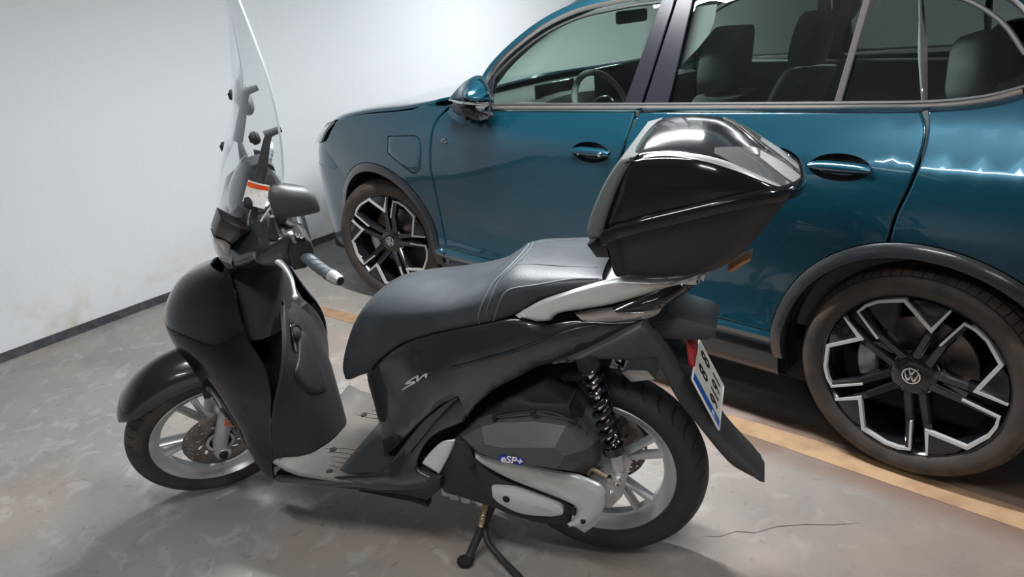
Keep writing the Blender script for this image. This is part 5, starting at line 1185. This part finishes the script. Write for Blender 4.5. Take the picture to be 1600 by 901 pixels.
# ---- rear shocks
def shock(s):
    T=Vector((.012,-.150,.700)); B=Vector((.066,-.150,.452)); C=Vector((.080,-.150,.372))
    k=MB(); ax=(B-T).normalized()
    b=MB().add(*tube([T,T+(B-T)*1.0],.014,12))
    b.add(*frustum(T-ax*.02,T+ax*.012,.029,.029)).add(*frustum(B-ax*.012,B+ax*.006,.030,.029))
    u_=ax.cross(Vector((0,1,0))).normalized(); w__=ax.cross(u_)
    turns=8; P=[]
    L=(B-T).length-.01
    for i in range(turns*18+1):
        a=2*PI*i/18; t=i/(turns*18); P.append(T+ax*(.010+L*t)+(u_*math.cos(a)+w__*math.sin(a))*.0245)
    fl=(lambda v:mirr(v)) if s>0 else (lambda v:v)
    body=mk('rear_shock',fl(tube([T,B],.0125,12)[0]),tube([T,B],.0125,12)[1],M_STEEL,scoot)
    v,f=tube(P,.0058,8); mk('coil_spring',fl(v),f,M_BLK,body)
    v,f=frustum(T-ax*.02,T+ax*.012,.029,.029); mk('upper_seat',fl(v),f,M_DARK,body)
    m2=MB().add(*frustum(B-ax*.012,B+ax*.010,.0295,.0295)); mk('lower_seat',fl(m2.v),m2.f,M_BLK,body)
    m3=MB().add(*frustum(B+ax*.006,C-ax*.015,.018,.0155)).add(*lathe([(0,-.020),(.014,-.020),(.015,-.016),(.015,.016),(0,.02)],16,c=C)); mk('clevis',fl(m3.v),m3.f,M_ALU,body)
    m3=MB().add(*lathe([(0,-.030),(.008,-.030),(.009,-.020)],6,c=C)); mk('shock_bolt',fl(m3.v),m3.f,M_STEEL,body)
shock(-1); shock(1)
part('rear_hugger',sheet([[(r*math.cos(a),y,.299+r*math.sin(a)) for r,y in ((.305,-.075),(.325,-.06),(.33,0),(.325,.06),(.305,.075))] for a in (1.45,1.75,2.1,2.45,2.7)],4,4),M_MATTE)
mf=part('silencer',tube([(-.20,.15,.30),(-.12,.165,.31),(.05,.17,.33),(.18,.17,.345),(.19,.17,.346)],[.045,.058,.062,.055,.04],20),M_MATTE)
mk('heat_shield',*sheet([[(x,.19-.0+.02*math.cos(a),z+.068*math.sin(a)) for a in (-.5,0,.6,1.2,1.7)] for x,z in ((-.12,.315),(-.03,.33),(.08,.34),(.16,.345))],3,3),M_STEEL,mf)
part('swingarm',slab([(-.22,.26),(.03,.27),(.03,.33),(-.22,.36)],.085,.125,.008),M_ALU)
part('shock_mount_bar',tube([(.014,-.16,.715),(.014,.16,.715)],.012,10),M_DARK)
# small chrome ledge of the tail over the tyre
part('tail_bracket',slab([(p[0],p[2]) for p in [(0.076,-0.020,0.625),(0.076,-0.020,0.625),(0.094,-0.020,0.638),(0.144,-0.020,0.639),(0.144,-0.020,0.639),(0.165,-0.020,0.614),(0.165,-0.020,0.614),(0.101,-0.020,0.600),(0.101,-0.020,0.600)]],-.06,.06,.004),M_SIL)
# ---- centre stand
cs=MB()
for s in (-1,1):
    cs.add(*ctube([(-.300,s*.085,.215),(-.335,s*.100,.13),(-.370,s*.150,.05),(-.385,s*.185,.014)],[.012,.0125,.013,.012],10,5))
cs.add(*tube([(-.34,-.108,.115),(-.34,.108,.115)],.011,10)); cs.add(*tube([(-.30,-.10,.215),(-.30,.10,.215)],.013,10))
cst=cs.mk('centre_stand',M_MATTE,scoot)
for s in (-1,1): mk('stand_foot',*ell((-.389,s*.188,.0165),(.026,.022,.0165)),M_DARK,cst)
mk('stand_lever',*ctube([(-.345,-.112,.105),(-.325,-.150,.07),(-.27,-.185,.045),(-.20,-.235,.035)],[.010,.009,.009,.012],10,5),M_MATTE,cst)
P=[]; 
A_=Vector((-.318,-.145,.205)); B_=Vector((-.345,-.140,.115)); ax=(B_-A_); L=ax.length; ax.normalize(); u_=ax.cross(Vector((0,1,0))).normalized(); w__=ax.cross(u_)
for i in range(14*10+1):
    a=2*PI*i/10; P.append(A_+ax*L*i/140+(u_*math.cos(a)+w__*math.sin(a))*.0065)
mk('stand_spring',*tube(P,.0021,6),M_BRASS,cst)
mk('spring_hook',*ctube([B_,B_+Vector((-.003,.01,-.012)),(-.35,-.115,.09)],.003,6),M_DARK,cst)
# ---- Sh badge
bb=[(-0.457,-0.188,0.626)][0]
u0,u1=[(-0.497,-0.186,0.599),(-0.419,-0.188,0.653)]
g=MB()
def sb(px,w_):
    g.add(*ctube(px,w_,6,3))
sb([(-0.503,-0.187,0.595),(-0.477,-0.190,0.613),(-0.463,-0.190,0.621)],.0022)
sb([(-0.463,-0.190,0.621),(-0.462,-0.190,0.625),(-0.489,-0.189,0.616)],.0026)
sb([(-0.489,-0.189,0.616),(-0.469,-0.190,0.632),(-0.447,-0.192,0.646)],.0022)
sb([(-0.447,-0.192,0.646),(-0.451,-0.192,0.629)],.0030)
sb([(-0.451,-0.192,0.629),(-0.433,-0.192,0.646),(-0.420,-0.193,0.655)],.0022)
sb([(-0.420,-0.193,0.655),(-0.423,-0.193,0.644)],.0030)
g.mk('panel_badge',M_SIL,scoot,label='silver slanted badge lettering')
# ================= handlebar assembly (turned with the forks)
S20=[(-1.035,1.04),(-.995,1.01),(-.955,.99),(-.91,1.0),(-.888,1.03),(-.892,1.075),(-.93,1.10),(-.97,1.10),(-1.0,1.09),(-1.03,1.07)]
S12=[(-1.085,.985),(-1.03,.96),(-.96,.94),(-.90,.96),(-.87,1.0),(-.88,1.07),(-.93,1.10),(-.99,1.11),(-1.035,1.075),(-1.08,1.025)]
S0=[(-1.118,.955),(-1.05,.925),(-.96,.92),(-.90,.94),(-.86,1.0),(-.875,1.07),(-.93,1.11),(-.985,1.14),(-1.03,1.115),(-1.10,1.04)]
def sc_(P,k): 
    cx=sum(p[0] for p in P)/len(P); cz=sum(p[1] for p in P)/len(P); return [(cx+(x-cx)*k,cz+(z-cz)*k) for x,z in P]
rows=[[(x,y,z) for x,z in P] for y,P in ((-.218,sc_(S20,.7)),(-.210,sc_(S20,.93)),(-.19,S20),(-.12,S12),(0,S0),(.12,S12),(.19,S20),(.210,sc_(S20,.93)),(.218,sc_(S20,.7)))]
hb=part('handlebar_cover',sheet(rows,3,3,closed=True,capends=True),M_BODY,mw=ST,sharp=60)
rows=[]
for z,xf,xe,w_ in ((1.09,-1.05,-1.0,.125),(1.13,-1.03,-.985,.12),(1.17,-1.0,-.965,.105),(1.20,-.975,-.95,.08),(1.215,-.955,-.945,.05)):
    rows.append([(xe,-w_,z),(xe*.4+xf*.6,-w_*.8,z),(xf,-w_*.3,z),(xf,w_*.3,z),(xe*.4+xf*.6,w_*.8,z),(xe,w_,z)])
mk('front_fairing',*sheet(rows,3,4),M_BODY,hb,sharp=60)
mk('headlamp',*sheet([[(-1.075,-.11,1.035),(-1.100,-.05,1.042),(-1.100,.05,1.042),(-1.075,.11,1.035)],[(-1.095,-.115,1.00),(-1.122,-.05,1.0),(-1.122,.05,1.0),(-1.095,.115,1.00)],[(-1.085,-.10,.965),(-1.118,-.05,.952),(-1.118,.05,.952),(-1.085,.10,.965)]],4,4),M_CLEAR,hb)
nl=[(p[0],p[2]) for p in [(-1.110,-0.120,1.109),(-1.110,-0.120,1.109),(-1.087,-0.120,1.090),(-1.076,-0.120,1.068),(-1.076,-0.120,1.068),(-1.090,-0.120,1.035),(-1.090,-0.120,1.035),(-1.106,-0.120,1.060),(-1.114,-0.120,1.091),(-1.114,-0.120,1.091)]]
for s in (-1,1): mk('position_lamp',*slab([(x+(.04 if s>0 else 0),z-(.08 if s>0 else 0)) for x,z in nl],s*.128,s*.08,.006),M_CLEAR,hb)
ns=[(p[0],p[2]) for p in [(-1.074,-0.125,1.164),(-1.074,-0.125,1.164),(-1.044,-0.125,1.122),(-1.014,-0.125,1.096),(-1.014,-0.125,1.096),(-1.074,-0.125,1.072),(-1.074,-0.125,1.072),(-1.085,-0.125,1.091),(-1.106,-0.125,1.117),(-1.106,-0.125,1.117)]]
for s in (-1,1): mk('lamp_visor',*slab([(x+(.04 if s>0 else 0),z-(.08 if s>0 else 0)) for x,z in ns],s*.135,s*.08,.008),M_SMOKE,hb)
mk('instrument_panel',*slab([(-.985,1.105),(-.905,1.085),(-.90,1.10),(-.985,1.125)],-.10,.10,.004),M_SMOKE,hb)
mk('chrome_blade',*ctube([(-0.941,-0.205,1.120),(-0.938,-0.205,1.101),(-0.933,-0.205,1.081),(-0.930,-0.205,1.073)],.004,8),M_STEEL,hb)
mk('chrome_blade',*ctube([(-0.964,-0.210,1.087),(-0.947,-0.210,1.084),(-0.930,-0.210,1.082)],.003,8),M_STEEL,hb)
for s in (-1,1):
    f_=(lambda v:v) if s<0 else mirr
    # switch block, grip, bar-end, lever
    a=[(-0.928,-0.215,1.091),(-0.928,-0.215,1.091),(-0.899,-0.215,1.100),(-0.882,-0.215,1.076),(-0.882,-0.215,1.047),(-0.882,-0.215,1.047),(-0.893,-0.215,1.012),(-0.918,-0.215,0.998),(-0.918,-0.215,0.998),(-0.951,-0.215,1.004),(-0.951,-0.215,1.004),(-0.948,-0.215,1.048),(-0.948,-0.215,1.048)]
    v,f=slab([(p[0],p[2]) for p in a],-.245,-.18,.010); sw_=mk('switch_block',f_(v),f,M_MATTE,hb)
    q=[(-0.919,-0.230,1.117),(-0.906,-0.230,1.109),(-0.893,-0.230,1.099),(-0.900,-0.230,1.085),(-0.921,-0.230,1.098)]
    v,f=slab([(p[0],p[2]) for p in q],-.248,-.24,.002); mk('horn_switch',f_(v),f,M_DARK,sw_)
    if s<0:
        g=MB()
        for P in ([(-0.915,-0.250,1.125),(-0.916,-0.250,1.114),(-0.911,-0.250,1.110)],[(-0.907,-0.250,1.119),(-0.908,-0.250,1.108),(-0.902,-0.250,1.104)]): g.add(*ctube(P,.0012,6,3))
        g.mk('switch_symbol',M_WHITE,sw_)
    G=[(-0.919,-0.215,1.036),(-0.907,-0.245,1.034),(-0.893,-0.290,1.034),(-0.879,-0.330,1.033),(-0.871,-0.352,1.035)]
    if s>0: G=[(p[0],-p[1],p[2]) for p in G]; f2=lambda v:v
    gv=tube(G,[.0185,.0165,.0158,.0158,.0175],20); gr=mk('grip',*gv,M_GRIP,hb)
    rb=MB()
    for t in (.15,.3,.45,.6,.75):
        i=t*(len(G)-1); k=int(i); c=Vector(G[k]).lerp(Vector(G[k+1]),i-k); d=(Vector(G[-1])-Vector(G[0])).normalized(); u_=d.cross(Vector((0,0,1))).normalized(); w__=d.cross(u_)
        rb.add(*tube([c+d*.010*math.sin(a*2)+(u_*math.cos(a)+w__*math.sin(a))*.0162 for a in np.linspace(0,2*PI,25)[:-1]],.0011,5,closed=True))
    rb.mk('grip_pattern',M_GRIP,gr)
    e0=Vector(G[-1]); d=(Vector(G[-1])-Vector(G[-2])).normalized()
    be=mk('bar_end',*tube([e0,e0+d*.004,e0+d*.034,e0+d*.040],[.0165,.0178,.0150,.013],20),M_ALU,gr,label='grey bar end weight')
    mk('end_cap',*tube([e0+d*.038,e0+d*.0415],[.0115,.011],18),M_DARK,be)
    P=[(-0.993,-0.205,1.041),(-0.978,-0.215,1.030),(-0.968,-0.235,1.015),(-0.964,-0.265,0.999),(-0.970,-0.300,0.985),(-0.974,-0.325,0.987)]
    if s>0: P=[(p[0],-p[1],p[2]) for p in P]
    lv=mk('brake_lever',*ctube(P,[.009,.010,.008,.006,.005,.0048],10,5),M_SIL,hb)
    mk('lever_ball',*ell(P[-1],(.0085,.0085,.0085)),M_SIL,lv)
# master cylinder and hose boots near the mirror foot
mk('mirror_boot',*ctube([(-0.969,-0.200,1.102),(-0.962,-0.200,1.125),(-0.958,-0.205,1.152),(-0.955,-0.210,1.171)],[.016,.012,.0065,.006],12,4),M_MATTE,hb)
mk('mirror_boot',*ctube([(-.96,.2,1.09),(-.955,.2,1.13),(-.95,.215,1.17),(-.945,.225,1.20)],[.016,.012,.0065,.006],12,4),M_MATTE,hb)
mk('fluid_reservoir',*box(-.955,-.905,-.165,-.11,1.10,1.145,.008),M_MATTE,hb)
mk('fluid_reservoir',*box(-.955,-.905,.11,.165,1.10,1.145,.008),M_MATTE,hb)
mk('bar_clamp',*ctube([(-0.926,-0.170,1.118),(-0.913,-0.170,1.102),(-0.891,-0.170,1.082)],.010,8),M_STEEL,hb)
# near mirror, folded flat along the bike
MT=[(-0.946,-0.285,1.275),(-0.930,-0.285,1.295),(-0.906,-0.285,1.296),(-0.878,-0.285,1.281),(-0.851,-0.285,1.266),(-0.840,-0.285,1.248),(-0.838,-0.285,1.229)]
MBm=[(-0.960,-0.285,1.226),(-0.953,-0.285,1.212),(-0.931,-0.285,1.205),(-0.900,-0.285,1.198),(-0.870,-0.285,1.194),(-0.853,-0.285,1.193),(-0.845,-0.285,1.200)]
rows=[]
for (tx,ty,tz),(bx,by,bz),hw in zip(MT,MBm,(.012,.026,.034,.036,.033,.024,.010)):
    zc=(tz+bz)/2; h=(tz-bz)/2
    rows.append([((tx+bx)/2,-.285-hw*math.cos(a)*(.75 if math.cos(a)>0 else .9),zc+h*math.copysign(abs(math.sin(a))**.8,math.sin(a))) for a in np.linspace(0,2*PI,17)[:-1]])
mir=part('mirror',sheet(rows,4,2,closed=True,capends=True),M_MIRB,mw=ST,sharp=70)
mk('mirror_glass',*slab([(r[4][0]*.94+(-.89)*.06,r[4][2]-.006) for r in rows]+[(r[12][0]*.94+(-.89)*.06,r[12][2]+.006) for r in rows[::-1]],-.2555,-.262,.002),M_STEEL,mir)
mk('mirror_stalk',*ctube([(-.945,-.215,1.20),(-.94,-.235,1.22),(-.93,-.27,1.24)],.007,10),M_MATTE,mir)
# far mirror, seen edge-on through the screen
rows=[]
for y,h,t in ((.215,.012,.010),(.225,.026,.016),(.25,.036,.022),(.30,.039,.024),(.345,.036,.02),(.36,.022,.012)):
    rows.append([(-.895+t*math.cos(a),y,1.262+h*math.sin(a)) for a in np.linspace(0,2*PI,15)[:-1]])
mir2=part('mirror',sheet(rows,4,2,closed=True,capends=True),M_MIRB,mw=ST,sharp=70)
mk('mirror_stalk',*ctube([(-.945,.225,1.20),(-.93,.235,1.225),(-.90,.26,1.25)],.007,10),M_MATTE,mir2)
# ---- windscreen
WSR=[[(-.985,-.200,1.160),(-1.030,-.150,1.125),(-1.070,-.08,1.090),(-1.085,0,1.075)],
     [(-.914,-.222,1.246),(-.990,-.155,1.215),(-1.024,-.08,1.190),(-1.034,0,1.180)],
     [(-.885,-.225,1.34),(-.930,-.155,1.325),(-.960,-.08,1.305),(-.972,0,1.300)],
     [(-.870,-.220,1.43),(-.900,-.150,1.42),(-.925,-.08,1.405),(-.935,0,1.400)],
     [(-.862,-.205,1.515),(-.883,-.140,1.515),(-.900,-.07,1.505),(-.905,0,1.500)],
     [(-.860,-.165,1.590),(-.870,-.11,1.592),(-.878,-.055,1.593),(-.880,0,1.593)],
     [(-.858,-.095,1.650),(-.862,-.065,1.656),(-.866,-.03,1.660),(-.868,0,1.661)],
     [(-.857,-.035,1.678),(-.858,-.025,1.680),(-.859,-.012,1.682),(-.860,0,1.682)]]
full=[[p for p in r]+[(x,-y,z) for x,y,z in r[::-1][1:]] for r in WSR]
ws=part('windscreen',sheet(full,5,5),M_SCREEN,mw=ST,sharp=180)
edge=[r[0] for r in WSR]+[(r[0][0],-r[0][1],r[0][2]) for r in WSR[::-1]]
mk('screen_edge',*ctube(edge,.0028,8,5),M_EDGE,ws)
WF=rbf([(y,z,x) for r in full for x,y,z in r])
AR=[(-0.969,-0.130,1.221),(-0.944,-0.130,1.271),(-0.917,-0.130,1.327),(-0.903,-0.130,1.352)]
for y,z in ((-.158,1.196),(.158,1.196),(-.13,AR[-1][2]),(.13,AR[-1][2])):
    c=(WF(y,z),y,z); 
    b=MB().add(*lathe([(0,-.012),(.008,-.012),(.011,-.007),(.0165,-.005),(.0165,.007),(.010,.014)],20,axis='x',c=c)); mk('screen_screw',b.v,b.f,M_DARK,ws)
for s in (-1,1):
    arm=part('screen_bracket',ctube([(p[0]+.012,p[1]*(-s),p[2]) for p in AR],[.015,.013,.010,.0085],12,5),M_MATTE,mw=ST)
    e=AR[-1]; c=Vector((e[0]+.012,e[1]*(-s),e[2]))
    mk('bracket_boss',*tube([c+Vector((-.012,0,0)),c+Vector((.032,0,.004))],[.011,.008],12),M_MATTE,arm)
# warning sticker on the screen
q=[(-.180,1.262),(-.112,1.262),(-.112,1.207),(-.180,1.207)]
def SK(u0,u1,w0,w1,d):
    g=[];n=6
    v=[(WF(u0+(u1-u0)*i/n,w)+d,u0+(u1-u0)*i/n,w) for w in (w0,w1) for i in range(n+1)]
    return v,[(i,i+1,n+2+i,n+1+i) for i in range(n)]
sk=mk('warning_sticker',*SK(-.203,-.141,1.194,1.252,-.0030),M_WHITE,ws,label='white sticker with a red bar and small symbols')
mk('sticker_bar',*SK(-.200,-.144,1.238,1.249,-.0040),M_WARNR,sk)
for i,(u,w,m_) in enumerate(((-.195,1.226,M_BADGEB),(-.180,1.226,M_WARNR),(-.165,1.226,M_WARNY),(-.150,1.226,M_WARNR),(-.190,1.206,M_DISC),(-.172,1.206,M_INK),(-.154,1.206,M_BADGEB))):
    c=(WF(u,w)-.0042,u,w); v=[c]+[(c[0],c[1]+0.0058*math.cos(t),c[2]+0.0058*math.sin(t)) for t in np.linspace(0,2*PI,13)[:-1]]
    mk('sticker_symbol',v,[(0,1+k,1+(k+1)%12) for k in range(12)],m_,sk)


# ------------------------------------------------------------------ bake the thicknesses so panel edges shade crisply
dg=bpy.context.evaluated_depsgraph_get()
todo=[o for o in SC.objects if o.type=='MESH' and len(o.modifiers)]
for o in todo:
    me=bpy.data.meshes.new_from_object(o.evaluated_get(dg)); o.modifiers.clear(); me.name=o.data.name
    for p in me.polygons: p.use_smooth=True
    me.set_sharp_from_angle(angle=math.radians(50)); o.data=me
def on_body(o,dd,far):
    me=o.data; me.update(); L=[]; cn=[tuple(c.vector) for c in me.corner_normals]; e=.004; cache={}
    for p in me.polygons:
        for li,vi in zip(p.loop_indices,p.vertices):
            if vi not in cache:
                q=me.vertices[vi].co; y=2*YC-q.y if far else q.y
                if abs(y-Yb(q.x,q.z)-dd)<2e-4:
                    n=Vector(((Yb(q.x+e,q.z)-Yb(q.x-e,q.z))/(2*e),-1,(Yb(q.x,q.z+e)-Yb(q.x,q.z-e))/(2*e))).normalized()
                    if far: n.y=-n.y
                    cache[vi]=n
                else: cache[vi]=None
            n=cache[vi]
            if n is not None and abs(p.normal.dot(n))>.9: L.append(tuple(n if p.normal.dot(n)>0 else -n))
            else: L.append(cn[li])
    me.normals_split_custom_set(L)
for o,dd,far in SURF: on_body(o,dd,far)
